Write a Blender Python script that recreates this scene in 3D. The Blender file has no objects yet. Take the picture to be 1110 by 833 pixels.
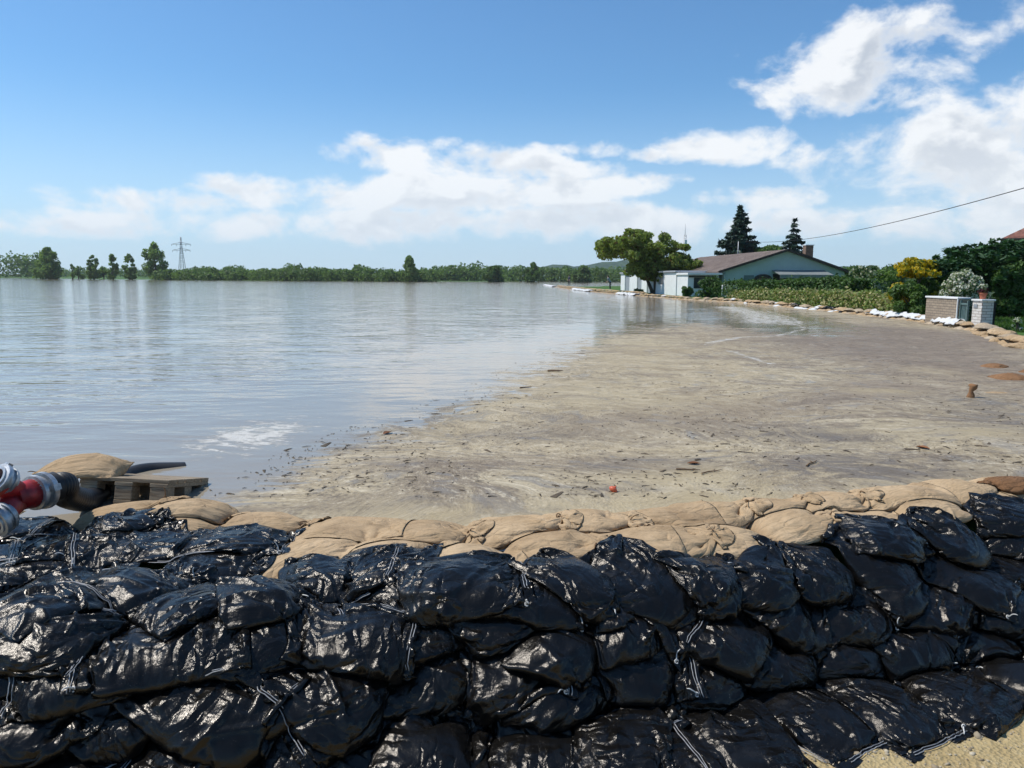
import bpy, bmesh, math, random, time
import numpy as np
from mathutils import Vector, Matrix
T0 = time.time()
random.seed(7); RNG = np.random.default_rng(7)
R = math.radians
sc = bpy.context.scene
# ------------------------------------------------------------------ camera, sky, sun, exposure
CAM_Z = 1.6; PITCH = R(7.82); ROLL = R(0.35); FPX = 834.0; WATER = 0.32
cam_d = bpy.data.cameras.new('camera'); cam = bpy.data.objects.new('camera', cam_d)
sc.collection.objects.link(cam); sc.camera = cam
CAM_M = Matrix.Rotation(math.pi/2 - PITCH, 3, 'X') @ Matrix.Rotation(ROLL, 3, 'Z')
cam.location = (0, 0, CAM_Z); cam.rotation_euler = CAM_M.to_euler()
cam_d.sensor_width = 36; cam_d.lens = 36*FPX/1110; cam_d.clip_start = 0.05; cam_d.clip_end = 30000
HAZE = 0.00013
SUN_AZ = R(-76); SUN_EL = R(57)      # azimuth measured from +Y towards +X
SUN = Vector((math.sin(SUN_AZ)*math.cos(SUN_EL), math.cos(SUN_AZ)*math.cos(SUN_EL), math.sin(SUN_EL)))
sun_d = bpy.data.lights.new('sun', 'SUN'); sun = bpy.data.objects.new('sun', sun_d)
sc.collection.objects.link(sun); sun.rotation_euler = (-SUN).to_track_quat('-Z', 'Y').to_euler()
sun.location = (-20, 10, 40)
sun_d.energy = 3.6; sun_d.angle = R(0.53); sun_d.color = (1, 0.96, 0.9)
sc.view_settings.view_transform = 'Standard'; sc.view_settings.look = 'None'
sc.view_settings.gamma = 1; sc.view_settings.exposure = 0.30
sc.render.engine = 'CYCLES'
cy = sc.cycles
cy.use_denoising = True; cy.use_adaptive_sampling = True; cy.adaptive_threshold = 0.02; cy.max_bounces = 6; cy.diffuse_bounces = 3; cy.glossy_bounces = 3
cy.transmission_bounces = 4; cy.transparent_max_bounces = 8; cy.volume_bounces = 1
cy.sample_clamp_indirect = 6; cy.caustics_reflective = False; cy.caustics_refractive = False

# ------------------------------------------------------------------ node helper
class NB:
    def __init__(s, tree): s.t = tree; s.n = tree.nodes; s.l = tree.links
    def node(s, typ, **kw):
        n = s.n.new(typ)
        for k, v in kw.items(): setattr(n, k, v)
        return n
    def put(s, sock, v):
        if v is None: return
        if isinstance(v, bpy.types.NodeSocket): s.l.new(v, sock)
        elif isinstance(v, (tuple, list)) and len(v) == 3 and len(sock.default_value) == 4: sock.default_value = (*v, 1)
        else: sock.default_value = v
    def math(s, op, a, b=None, c=None, clamp=False):
        n = s.node('ShaderNodeMath', operation=op, use_clamp=clamp)
        for i, v in enumerate((a, b, c)): s.put(n.inputs[i], v)
        return n.outputs[0]
    def vec(s, op, a, b=None, scale=None):
        n = s.node('ShaderNodeVectorMath', operation=op)
        s.put(n.inputs[0], a); s.put(n.inputs[1], b)
        if scale is not None: s.put(n.inputs['Scale'], scale)
        return n.outputs['Value'] if op in ('DOT_PRODUCT', 'LENGTH', 'DISTANCE') else n.outputs[0]
    def noise(s, vec, scale, detail=4, rough=0.55, dist=0.0, typ='FBM', lac=2.0):
        n = s.node('ShaderNodeTexNoise', noise_type=typ)
        s.put(n.inputs['Vector'], vec)
        for k, v in (('Scale', scale), ('Detail', detail), ('Roughness', rough), ('Distortion', dist), ('Lacunarity', lac)): s.put(n.inputs[k], v)
        return n.outputs[0]
    def voronoi(s, vec, scale, feature='F1', rnd=1.0):
        n = s.node('ShaderNodeTexVoronoi', feature=feature)
        s.put(n.inputs['Vector'], vec); s.put(n.inputs['Scale'], scale); s.put(n.inputs['Randomness'], rnd)
        return n.outputs['Distance']
    def ramp(s, f, a, b, lo=0.0, hi=1.0, smooth=True):
        n = s.node('ShaderNodeMapRange', interpolation_type='SMOOTHSTEP' if smooth else 'LINEAR')
        for i, v in enumerate((f, a, b, lo, hi)): s.put(n.inputs[i], v)
        return n.outputs[0]
    def mix(s, f, a, b, mode='MIX'):
        n = s.node('ShaderNodeMix', data_type='RGBA', blend_type=mode)
        s.put(n.inputs[0], f); s.put(n.inputs[6], a); s.put(n.inputs[7], b)
        return n.outputs[2]
    def mapping(s, vec, scale=(1, 1, 1), rot=(0, 0, 0), loc=(0, 0, 0)):
        n = s.node('ShaderNodeMapping')
        s.put(n.inputs['Vector'], vec)
        n.inputs['Scale'].default_value = scale; n.inputs['Rotation'].default_value = rot; n.inputs['Location'].default_value = loc
        return n.outputs[0]
    def bump(s, h, strength=0.5, dist=0.01, normal=None):
        n = s.node('ShaderNodeBump')
        s.put(n.inputs['Height'], h); s.put(n.inputs['Strength'], strength); s.put(n.inputs['Distance'], dist); s.put(n.inputs['Normal'], normal)
        return n.outputs[0]
    def attr(s, name): return s.node('ShaderNodeAttribute', attribute_name=name).outputs['Fac']
    def coord(s, w='Object'): return s.node('ShaderNodeTexCoord').outputs[w]
    def pos(s): return s.node('ShaderNodeNewGeometry').outputs['Position']
    def island(s): return s.node('ShaderNodeNewGeometry').outputs['Random Per Island']
    def objrnd(s): return s.node('ShaderNodeObjectInfo').outputs['Random']
MATS = {}
def material(name):
    m = bpy.data.materials.new(name); m.use_nodes = True; MATS[name] = m
    b = NB(m.node_tree); p = m.node_tree.nodes['Principled BSDF']
    return m, b, p
def simple(name, col, rough=0.7, metal=0.0, var=0.15, scale=6.0, bump=0.0, spec=0.5):
    m, b, p = material(name)
    n = b.noise(b.coord(), scale, 5, 0.6)
    c = b.mix(b.ramp(n, 0.3, 0.7), tuple(x*(1-var) for x in col), tuple(min(1, x*(1+var)) for x in col))
    b.put(p.inputs['Base Color'], c); p.inputs['Roughness'].default_value = rough; p.inputs['Metallic'].default_value = metal
    p.inputs['Specular IOR Level'].default_value = spec
    if bump: b.put(p.inputs['Normal'], b.bump(b.noise(b.coord(), scale*6, 6, 0.6), 0.6, bump))
    return m
# ------------------------------------------------------------------ sky with clouds
world = bpy.data.worlds.new('World'); sc.world = world; world.use_nodes = True
world.cycles.sampling_method = 'MANUAL'; world.cycles.sample_map_resolution = 512
b = NB(world.node_tree); bg = world.node_tree.nodes['Background']
sk = b.node('ShaderNodeTexSky', sky_type='NISHITA'); sk.sun_disc = False
sk.sun_elevation = SUN_EL; sk.sun_rotation = SUN_AZ; sk.air_density = 1.0; sk.dust_density = 0.6; sk.ozone_density = 2.2; sk.altitude = 350
SKY_K = 0.105
d = b.vec('NORMALIZE', b.coord('Generated'))
sepd = b.node('ShaderNodeSeparateXYZ'); b.put(sepd.inputs[0], d)
az, el = sepd.outputs[0], sepd.outputs[2]
def sky_dir(px, py):
    v = CAM_M @ Vector(((px-555)/FPX, -(py-416.5)/FPX, -1)); return v.normalized()
# cumulus heaps: direction through a photo point, half width and half height in pixels, weight
HEAPS = [(930, 72, 120, 50, 1.0), (1010, 48, 90, 44, 1.0), (845, 98, 60, 30, .9), (1095, 20, 50, 26, .9), (1050, 165, 150, 50, 1.0), (1120, 190, 170, 62, 1.0), (960, 190, 90, 22, .7),
         (430, 168, 80, 26, .9), (530, 178, 95, 22, .95), (330, 212, 130, 22, .9), (210, 222, 130, 17, .75), (480, 208, 190, 26, .95), (770, 160, 60, 20, .8), (815, 152, 40, 18, .7),
         (685, 197, 60, 15, .9), (585, 213, 40, 15, .8), (640, 240, 190, 22, .85), (650, 185, 45, 12, .8), (700, 170, 30, 9, .7), (820, 215, 90, 17, .75), (380, 245, 320, 24, .9), (780, 245, 200, 22, .8), (1000, 240, 190, 26, .85), (645, 162, 40, 11, .7), (100, 246, 170, 12, .7), (1180, 90, 80, 40, .9)]
def density(dv, warp):
    """heaps plus a general field of small cumulus, broken up by noise"""
    tot = None
    sp = b.node('ShaderNodeSeparateXYZ'); b.put(sp.inputs[0], dv)
    for (px, py, rx, rz, w) in HEAPS:
        c = sky_dir(px, py); right = Vector((c.y, -c.x, 0)).normalized(); up = right.cross(c)
        if up.z < 0: up = -up
        # a cos-like falloff in the two tangent directions, only in front (dot > 0)
        q = b.vec('SUBTRACT', dv, tuple(c))
        a = b.math('MULTIPLY', b.vec('DOT_PRODUCT', q, tuple(right)), FPX/rx)
        e = b.math('MULTIPLY', b.vec('DOT_PRODUCT', q, tuple(up)), FPX/rz)
        r = b.vec('LENGTH', b.vec('SUBTRACT', dv, tuple(c)))
        g = b.math('SUBTRACT', 1.0, b.math('ADD', b.math('MULTIPLY', a, a), b.math('MULTIPLY', e, e)))
        g = b.math('MULTIPLY', b.math('MAXIMUM', g, -2.0), w)
        front_ok = b.ramp(r, 0.9, 1.1, 1.0, 0.0)
        g = b.math('ADD', b.math('MULTIPLY', b.math('ADD', g, 2.0), front_ok), -2.0)
        tot = g if tot is None else b.math('MAXIMUM', tot, g)
    return tot
wv = b.mapping(d, scale=(1, 1, 1.7))
n1 = b.noise(wv, 9.0, 9, 0.56, 0.25)
n2 = b.noise(b.vec('ADD', wv, tuple(SUN*0.018 + Vector((0, 0, 0.02)))), 9.0, 5, 0.5, 0.25)
heap = density(d, None)
away = b.ramp(b.vec('DOT_PRODUCT', d, (0.0, 0.99, 0.14)), 0.62, 0.8, 1.0, 0.0)
wide = b.math('ADD', b.math('MULTIPLY', b.ramp(b.noise(b.mapping(d, scale=(1, 1, 2.5), loc=(3.1, 1.7, 0)), 2.6, 3, 0.5), 0.50, 0.75, 0.0, 2.5), away), -2.0)
heap = b.math('MAXIMUM', heap, wide)
n3 = b.noise(b.mapping(d, scale=(1, 1, 1.4)), 30.0, 5, 0.6, 0.2)
dens = b.math('ADD', b.math('MULTIPLY', heap, 0.62), b.math('MULTIPLY', b.math('SUBTRACT', n1, 0.5), 2.9))
dens = b.math('ADD', dens, b.math('MULTIPLY', b.math('SUBTRACT', n3, 0.5), 0.6))
cov = b.ramp(dens, 0.0, 0.55)
lit = b.ramp(b.math('SUBTRACT', n2, n1), -0.07, 0.07, 1.0, 0.0)
thick = b.ramp(dens, 0.15, 0.75)
shade = b.math('MULTIPLY', b.math('SUBTRACT', 1.0, lit), thick)
cloud = b.mix(b.math('MULTIPLY', shade, b.ramp(el, 0.08, 0.3, 0.45, 0.8)), (0.82, 0.83, 0.84), (0.36, 0.41, 0.49))
low = b.ramp(el, 0.0, 0.16, 1.0, 0.0)
cloud = b.mix(b.math('MULTIPLY', low, 0.45), cloud, (0.60, 0.68, 0.78))
skyc = b.mix(1.0, b.vec('SCALE', sk.outputs[0], scale=SKY_K), (0.58, 0.90, 1.10), 'MULTIPLY')
veil = b.math('MULTIPLY', b.ramp(el, -0.04, 0.24, 1.0, 0.0), 0.75)
skyc = b.mix(veil, skyc, (0.56, 0.68, 0.84))
col = b.mix(b.math('MULTIPLY', cov, 0.93), skyc, cloud)
below = b.ramp(el, -0.03, 0.0, 0.0, 1.0)
col = b.mix(below, (0.25, 0.27, 0.26), col)
b.put(bg.inputs[0], b.vec('SCALE', col, scale=1/SKY_K)); bg.inputs[1].default_value = SKY_K
# ------------------------------------------------------------------ helpers: pixels to places
def ray(px, py):
    v = CAM_M @ Vector(((px-555)/FPX, -(py-416.5)/FPX, -1)); return np.array(v)
def at_z(px, py, z):
    d = ray(px, py); t = (z-CAM_Z)/d[2]; return np.array([0, 0, CAM_Z]) + d*t
def at_y(px, py, Y):
    d = ray(px, py); t = Y/d[1]; return np.array([0, 0, CAM_Z]) + d*t
# ------------------------------------------------------------------ the dam: profile and support field
HX0, HX1, HY0, HY1, HD = -3.6, 4.2, 1.3, 5.4, 0.0125
hx = np.arange(HX0, HX1, HD); hy = np.arange(HY0, HY1, HD)
GX, GY = np.meshgrid(hx, hy, indexing='ij')
FX = [-3.6, -1.6, -0.9, -0.3, 0.3, 1.0, 1.8, 2.6, 4.2]
FY = [1.76, 1.84, 2.01, 2.20, 2.32, 2.58, 2.82, 3.10, 3.60]      # foot of the black bags
CX = [-3.6, -1.6, -0.9, -0.3, 0.3, 1.0, 1.8, 2.6, 4.2]
CY = [2.28, 2.33, 2.48, 2.74, 2.82, 3.04, 3.40, 3.80, 4.4]       # where the slope meets the top
BY = [3.78, 3.76, 3.66, 3.56, 3.50, 3.60, 3.85, 4.22, 5.0]       # centre line of the burlap crest
HT = [0.41, 0.41, 0.42, 0.44, 0.45, 0.45, 0.46, 0.46, 0.46]
def front(x): return np.interp(x, FX, FY)
def crest(x): return np.interp(x, CX, CY)
def burl(x): return np.interp(x, CX, BY)
def core(x, y):
    """inner dam under the visible bags (height of what they lie on)"""
    f, c, b, h = front(x)+0.20, crest(x)+0.08, burl(x), np.interp(x, CX, HT)-0.04
    up = np.clip((y-f)/(c-f)+0.05*np.sin(x*9.1+1.0)+0.03*np.sin(x*21.0), 0, 1)
    k = np.floor(up*2.999); fr = up*2.999-k
    t = np.clip((fr-0.15)/0.7, 0, 1); up = np.minimum((k+t*t*(3-2*t))/2.999, 1)
    lump = 0.055*np.sin(x*7.3+y*3.1)*np.sin(y*8.7-x*2.0+0.6)*np.clip((y-c+0.2)/0.3, 0, 1)*np.clip((b-0.35-y)/0.3, 0, 1)
    dn = np.clip((b+0.75-y)/0.55, 0, 1)
    return h*np.minimum(up, dn)+lump
H = core(GX, GY).astype(np.float32)
def sample_H(p):
    fx = np.clip((p[..., 0]-HX0)/HD, 0, H.shape[0]-2.01); fy = np.clip((p[..., 1]-HY0)/HD, 0, H.shape[1]-2.01)
    i = fx.astype(np.int32); j = fy.astype(np.int32); u = fx-i; v = fy-j
    a = H[i, j]; b = H[i+1, j]; c = H[i, j+1]; d = H[i+1, j+1]
    h = a*(1-u)*(1-v)+b*u*(1-v)+c*(1-u)*v+d*u*v
    gx = ((b-a)*(1-v)+(d-c)*v)/HD; gy = ((c-a)*(1-u)+(d-b)*u)/HD
    return h, gx, gy
def splat_H(top):
    p = top
    for ax in (0, 1):                       # upsample the grid four times along each direction
        q = np.moveaxis(p, ax, 0); n = q.shape[0]
        t = np.linspace(0, n-1, (n-1)*4+1); i = np.minimum(t.astype(int), n-2); w = (t-i)[:, None, None]
        p = np.moveaxis(q[i]*(1-w)+q[i+1]*w, 0, ax)
    i = ((p[..., 0]-HX0)/HD+0.5).astype(int); j = ((p[..., 1]-HY0)/HD+0.5).astype(int)
    ok = (i >= 0) & (i < H.shape[0]) & (j >= 0) & (j < H.shape[1])
    np.maximum.at(H, (i[ok], j[ok]), p[..., 2][ok])
# ------------------------------------------------------------------ sack: two sheets sewn at the rim, filled and dropped (position based)
def pairs(n):
    return [slice(0, n-1, 2), slice(1, n-1, 2)]
def solve_edges(X, sa, sb, rest, k, kc=None):
    d = X[sb]-X[sa]
    l = np.sqrt((d*d).sum(-1, keepdims=True))+1e-9
    e = l-rest
    if kc is not None: e = np.where(e < 0, e*kc, e)
    d *= (0.5*k)*e/l
    X[sa] += d; X[sb] -= d
def sweep(X, du, dv, kb, shear=0.35, ex=None):
    nu, nv = X.shape[1:3]; dd = math.hypot(du, dv); S = slice(None)
    if ex is None: ex = (np.zeros((2, nu, nv, 1), np.float32),)*2
    for s in (0, 1):
        a = slice(s, nu-1, 2); n = len(range(*a.indices(nu-1))); b = slice(s+1, s+1+2*n, 2)
        solve_edges(X, (S, a), (S, b), du*(1+ex[0][(S, a)]), 0.95, 0.9)
        a2 = slice(s, nv-1, 2); m = len(range(*a2.indices(nv-1))); b2 = slice(s+1, s+1+2*m, 2)
        solve_edges(X, (S, S, a2), (S, S, b2), dv*(1+ex[1][(S, S, a2)]), 0.95, 0.9)
        solve_edges(X, (S, a, slice(0, nv-1)), (S, b, slice(1, nv)), dd, shear, 0.4)
        solve_edges(X, (S, a, slice(1, nv)), (S, b, slice(0, nv-1)), dd, shear, 0.4)
    for s in range(4):                       # bending: keeps folds wider than one cell
        a = slice(s, nu-2, 4); n = len(range(*a.indices(nu-2)))
        if n: solve_edges(X, (S, a), (S, slice(s+2, s+2+4*n-3, 4)), 2*du, kb, 1.0)
        a = slice(s, nv-2, 4); n = len(range(*a.indices(nv-2)))
        if n: solve_edges(X, (S, S, a), (S, S, slice(s+2, s+2+4*n-3, 4)), 2*dv, kb, 1.0)
def stitch(X):
    for sl in ((0, slice(None)), (-1, slice(None)), (slice(None), 0), (slice(None), -1)):
        m = 0.5*(X[0][sl]+X[1][sl]); X[0][sl] = m; X[1][sl] = m
def volume_push(X, V0, hydro, gain=0.5):
    d1 = X[:, 1:, 1:]-X[:, :-1, :-1]; d2 = X[:, :-1, 1:]-X[:, 1:, :-1]
    n = 0.5*np.cross(d1, d2); n[1] *= -1          # area normals, outward
    c = 0.25*(X[:, 1:, 1:]+X[:, :-1, :-1]+X[:, :-1, 1:]+X[:, 1:, :-1])
    c0 = c.mean((0, 1, 2)); V = ((c-c0)*n).sum()/3
    g = np.zeros_like(X)
    g[:, 1:, 1:] += n; g[:, :-1, :-1] += n; g[:, 1:, :-1] += n; g[:, :-1, 1:] += n
    g *= 0.25
    z = X[..., 2:3]; w = 1+hydro*(z.max()-z)/0.15
    lam = (V0-V)/((g*g*w).sum()+1e-9)
    X += np.clip(lam, -60, 60)*gain*w*g
    return V
def upsample(X, nu2, nv2):
    def up(A, ax, n2):
        q = np.moveaxis(A, ax, 0); n = q.shape[0]; t = np.linspace(0, n-1, n2)
        i = np.minimum(t.astype(int), n-2); w = (t-i).reshape(-1, 1, 1, 1).astype(A.dtype)
        return np.moveaxis(q[i]*(1-w)+q[i+1]*w, 0, ax)
    return up(up(X, 1, nu2), 2, nv2)
def slack(rg, a, b, amt):
    """smooth random surplus of cloth, which buckles into creases"""
    out = []
    for k in range(2):
        f = rg.normal(0, 1, (2, a, b)).astype(np.float32)
        for r in range(2):
            f = (f+np.roll(f, 1, 1)+np.roll(f, -1, 1)+np.roll(f, 1, 2)+np.roll(f, -1, 2))/5
        g = rg.normal(0, 1, (2, 7, 6)).astype(np.float32)
        g = upsample(g[..., None], a, b)[..., 0]
        f = f/f.std()*0.6 + g/g.std()*0.7
        out.append((amt*np.clip(0.7+f, -0.2, 2.2))[..., None])
    return out
def sack(center, yaw, L, W, V0, normal=(0, 0, 1), nu=44, nv=30, kb=0.03, crease=0.2, neck=None, hydro=0.35, seed=0, fric=0.6, steps=(110, 70), drop=0.05, roll=0.0, keep=0.02):
    """returns the settled grids (2, nu, nv, 3): sheet 0 is the upper one"""
    rg = np.random.default_rng(seed)
    n = np.array(normal, float); n /= np.linalg.norm(n)
    ax = np.array([math.cos(yaw), math.sin(yaw), 0]); ax -= n*ax.dot(n); ax /= np.linalg.norm(ax)
    ay = np.cross(n, ax)
    c = np.array(center, float)
    for lev, (a, b, st) in enumerate(((nu//2+1, nv//2+1, steps[0]), (nu, nv, steps[1]))):
        du, dv = L/(a-1), W/(b-1)
        if lev == 0:
            u = np.linspace(-0.5, 0.5, a)*L; v = np.linspace(-0.5, 0.5, b)*W
            U, Vv = np.meshgrid(u, v, indexing='ij')
            bul = 0.03*np.cos(math.pi*U/L)*np.cos(math.pi*Vv/W)
            X = np.empty((2, a, b, 3))
            for s, sg in ((0, 1), (1, -1)):
                X[s] = c + n*drop + U[..., None]*ax + Vv[..., None]*ay + (sg*bul + rg.normal(0, 0.002, U.shape))[..., None]*n
            X = X.astype(np.float32)
        else:
            X = upsample(X, a, b); X += rg.normal(0, 0.0012, X.shape).astype(np.float32)
        P = X.copy(); rate = 0.02 if lev == 0 else 0.0
        c_xy = c[:2]; ex = slack(rg, a, b, crease if lev else crease*0.5)
        for it in range(st):
            vel = (X-P)*(0.86 if lev == 0 else 0.7); P = X.copy()
            X += vel; X[..., 2] -= 0.0022 if lev == 0 else 0.0011
            for k in range(2):
                sweep(X, du, dv, kb if lev else 0.3, 0.35, ex)
                stitch(X)
                if neck:
                    for (pos, rad) in neck:
                        i = int(round(pos*(a-1))); cc = X[:, i].mean((0, 1)); dlt = X[:, i]-cc
                        l = np.sqrt((dlt*dlt).sum(-1, keepdims=True))+1e-9
                        rr = rad if lev else max(rad, L*0.5*(1-it/60))
                        X[:, i] = cc+dlt*np.minimum(1, rr/l)
                volume_push(X, V0 if lev == 0 else V0*0.92, hydro, 0.5 if lev == 0 else 0.08)
                h, gx, gy = sample_H(X)
                pen = h+0.003-X[..., 2]
                hit = pen > 0
                if hit.any():
                    nz = 1/np.sqrt(1+gx*gx+gy*gy)
                    nn = np.stack([-gx*nz, -gy*nz, nz], -1)
                    dep = np.where(hit, np.minimum(pen*nz, 0.02), 0)
                    X += (dep[..., None]*nn).astype(np.float32)*0.8
                    mv = X-P; tn = (mv*nn).sum(-1, keepdims=True)*nn; tan = mv-tn
                    X -= np.where(hit[..., None], tan*fric, 0).astype(np.float32)
            cm = X.mean((0, 1, 2)); X[..., :2] += ((c_xy-cm[:2])*keep).astype(np.float32)
    stitch(X)
    return X
def refine(X, L, W, seed, n_fold, amp):
    """doubles the grid, then presses long sharp folds into the film, most of them fanning out from the corners and ends"""
    rg = np.random.default_rng(seed+5000); a, c = X.shape[1:3]; Y = upsample(X, 2*a-1, 2*c-1)
    for ax in (1, 2):
        Z = np.moveaxis(Y, ax, 0).copy(); Z[1:-1] = 0.25*Z[:-2]+0.5*Z[1:-1]+0.25*Z[2:]; Y = np.moveaxis(Z, 0, ax)
    u, v = np.meshgrid(np.linspace(0, L, 2*a-1), np.linspace(0, W, 2*c-1), indexing='ij')
    du = np.gradient(Y, axis=1); dv = np.gradient(Y, axis=2); N = np.cross(du, dv); N /= np.linalg.norm(N, axis=-1, keepdims=True)+1e-9; N[1] *= -1
    edge = np.minimum(np.minimum(u, L-u), np.minimum(v, W-v)); fade = np.clip(edge/0.012, 0, 1)
    for s in range(2):
        h = np.zeros(u.shape)
        for k in range(n_fold):
            r = rg.random()
            if r < 0.40: p = (rg.choice([0, L]), rg.choice([0.06, 0.94])*W)
            elif r < 0.75: p = (rg.choice([0.0, L]), rg.random()*W)
            elif r < 0.85: p = (rg.random()*L, rg.choice([0, W]))
            else: p = (rg.random()*L, rg.random()*W)
            th = math.atan2(W*0.5-p[1]+rg.normal(0, .07), L*0.5-p[0]+rg.normal(0, .07))+rg.normal(0, .35)
            x, y = u-p[0], v-p[1]; t = x*math.cos(th)+y*math.sin(th); d = -x*math.sin(th)+y*math.cos(th)
            d = d+rg.normal(0, 1.2)*t*t+0.006*np.sin(t*rg.uniform(20, 50)+rg.uniform(0, 6)); ln = rg.uniform(.12, .34); w = rg.uniform(.012, .034)*(0.5+0.9*np.clip(t/ln, 0, 1))
            al = np.clip(t/0.02+0.4, 0, 1)*np.clip((ln-t)/(ln*.6), 0, 1)
            f = rg.choice([1, 1, 1, -0.8])*rg.uniform(.4, 1)*amp*np.maximum(0, 1-np.abs(d)/w)*al
            h = np.where(np.abs(f) > np.abs(h), f, h) if rg.random() < .6 else h+f*.7
        Y[s] += (N[s]*(h*fade)[..., None]).astype(np.float32)
    return Y
def sack_mesh(name, X):
    _, nu, nv, _ = X.shape
    idx = np.arange(nu*nv).reshape(nu, nv)
    bot = -np.ones((nu, nv), int); k = nu*nv
    inner = np.zeros((nu, nv), bool); inner[1:-1, 1:-1] = True
    bot[inner] = np.arange(k, k+inner.sum()); bot[~inner] = idx[~inner]
    verts = np.concatenate([X[0].reshape(-1, 3), X[1][inner]])
    ft = np.stack([idx[:-1, :-1], idx[1:, :-1], idx[1:, 1:], idx[:-1, 1:]], -1).reshape(-1, 4)
    fb = np.stack([bot[:-1, :-1], bot[:-1, 1:], bot[1:, 1:], bot[1:, :-1]], -1).reshape(-1, 4)
    faces = np.concatenate([ft, fb])
    me = bpy.data.meshes.new(name)
    me.from_pydata(verts.tolist(), [], faces.tolist())
    uv = me.uv_layers.new(name='UVMap')
    uu, vv = np.meshgrid(np.linspace(0, 1, nu), np.linspace(0, 1, nv), indexing='ij')
    full = np.zeros((len(verts), 2), np.float32)
    full[:nu*nv, 0] = uu.ravel()*0.6; full[:nu*nv, 1] = vv.ravel()*0.4
    full[nu*nv:, 0] = uu[inner]*0.6; full[nu*nv:, 1] = vv[inner]*0.4+0.5
    uv.data.foreach_set('uv', full[faces.ravel()].ravel())
    me.polygons.foreach_set('use_smooth', np.ones(len(faces), bool))
    me.update()
    return me
# ------------------------------------------------------------------ mesh helpers
C = sc.collection
def fast_mesh(name, verts, faces, smooth=False, mat=None):
    verts = np.asarray(verts, np.float32); faces = np.asarray(faces, np.int32)
    me = bpy.data.meshes.new(name); k = faces.shape[1]
    me.vertices.add(len(verts)); me.vertices.foreach_set('co', verts.ravel())
    me.loops.add(faces.size); me.loops.foreach_set('vertex_index', faces.ravel())
    me.polygons.add(len(faces)); me.polygons.foreach_set('loop_start', np.arange(0, faces.size, k, dtype=np.int32))
    me.polygons.foreach_set('use_smooth', np.full(len(faces), smooth))
    me.update(calc_edges=True)
    if mat: me.materials.append(MATS[mat])
    return me
def obj(name, me, parent=None, loc=(0, 0, 0), rot=(0, 0, 0), mat=None):
    if isinstance(me, bmesh.types.BMesh):
        bm = me; me = bpy.data.meshes.new(name); bm.to_mesh(me); bm.free()
    if mat and not me.materials: me.materials.append(MATS[mat])
    o = bpy.data.objects.new(name, me); C.objects.link(o)
    o.location = loc; o.rotation_euler = rot
    if parent: o.parent = parent
    return o
def tag(o, label=None, cat=None, group=None, kind=None):
    for k, v in (('label', label), ('category', cat), ('group', group), ('kind', kind)):
        if v: o[k] = v
    return o
def thing(name, label, cat, loc=(0, 0, 0), rz=0.0, group=None):
    o = obj(name, None, None, loc, (0, 0, rz)); return tag(o, label, cat, group)
def copy_tree(o, parent=None):
    c = o.copy(); C.objects.link(c); c.parent = parent
    for ch in list(o.children): copy_tree(ch, c)
    return c
def bm_box(bm, c, s, rz=0.0, bev=0.0, M=None):
    m = Matrix.Translation(Vector(c or (0, 0, 0))) @ Matrix.Rotation(rz, 4, 'Z')
    if M is not None: m = M
    r = bmesh.ops.create_cube(bm, size=1, matrix=m @ Matrix.Diagonal((*s, 1)))
    if bev:
        es = list({e for v in r['verts'] for e in v.link_edges})
        bmesh.ops.bevel(bm, geom=es, offset=bev, segments=2, affect='EDGES', profile=0.6)
    return bm
def box(c, s, rz=0.0, bev=0.0): return bm_box(bmesh.new(), c, s, rz, bev)
def bm_tube(bm, pts, rad, seg=8, cap=True):
    pts = [Vector(p) for p in pts]; n = len(pts)
    rad = [rad]*n if isinstance(rad, (int, float)) else list(rad)
    rings = []; prev = None
    for i, p in enumerate(pts):
        t = (pts[min(i+1, n-1)]-pts[max(i-1, 0)]).normalized()
        a = prev if prev is not None else (Vector((0, 0, 1)) if abs(t.z) < 0.9 else Vector((1, 0, 0)))
        a = (a-t*a.dot(t)).normalized(); prev = a; q = t.cross(a)
        rings.append([bm.verts.new(p+(a*math.cos(k*2*math.pi/seg)+q*math.sin(k*2*math.pi/seg))*rad[i]) for k in range(seg)])
    for i in range(n-1):
        for k in range(seg):
            f = bm.faces.new((rings[i][k], rings[i][(k+1) % seg], rings[i+1][(k+1) % seg], rings[i+1][k])); f.smooth = True
    if cap:
        bm.faces.new(rings[0][::-1]); bm.faces.new(rings[-1])
    return bm
def tube(pts, rad, seg=8, cap=True): return bm_tube(bmesh.new(), pts, rad, seg, cap)
def bm_lathe(bm, prof, o, axis, seg=28):
    """profile [(along, radius)] turned about an axis through o"""
    o = Vector(o); t = Vector(axis).normalized(); a = Vector((0, 0, 1)) if abs(t.z) < 0.9 else Vector((1, 0, 0))
    a = (a-t*a.dot(t)).normalized(); q = t.cross(a); rings = []
    for (h, r) in prof:
        rings.append([bm.verts.new(o+t*h+(a*math.cos(k*2*math.pi/seg)+q*math.sin(k*2*math.pi/seg))*r) for k in range(seg)])
    for i in range(len(rings)-1):
        for k in range(seg):
            f = bm.faces.new((rings[i][k], rings[i][(k+1) % seg], rings[i+1][(k+1) % seg], rings[i+1][k])); f.smooth = True
    bmesh.ops.recalc_face_normals(bm, faces=bm.faces)
    return bm
def autosmooth(o, ang=35):
    me = o.data
    for p in me.polygons: p.use_smooth = True
    me.set_sharp_from_angle(angle=R(ang))
    return o
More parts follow.
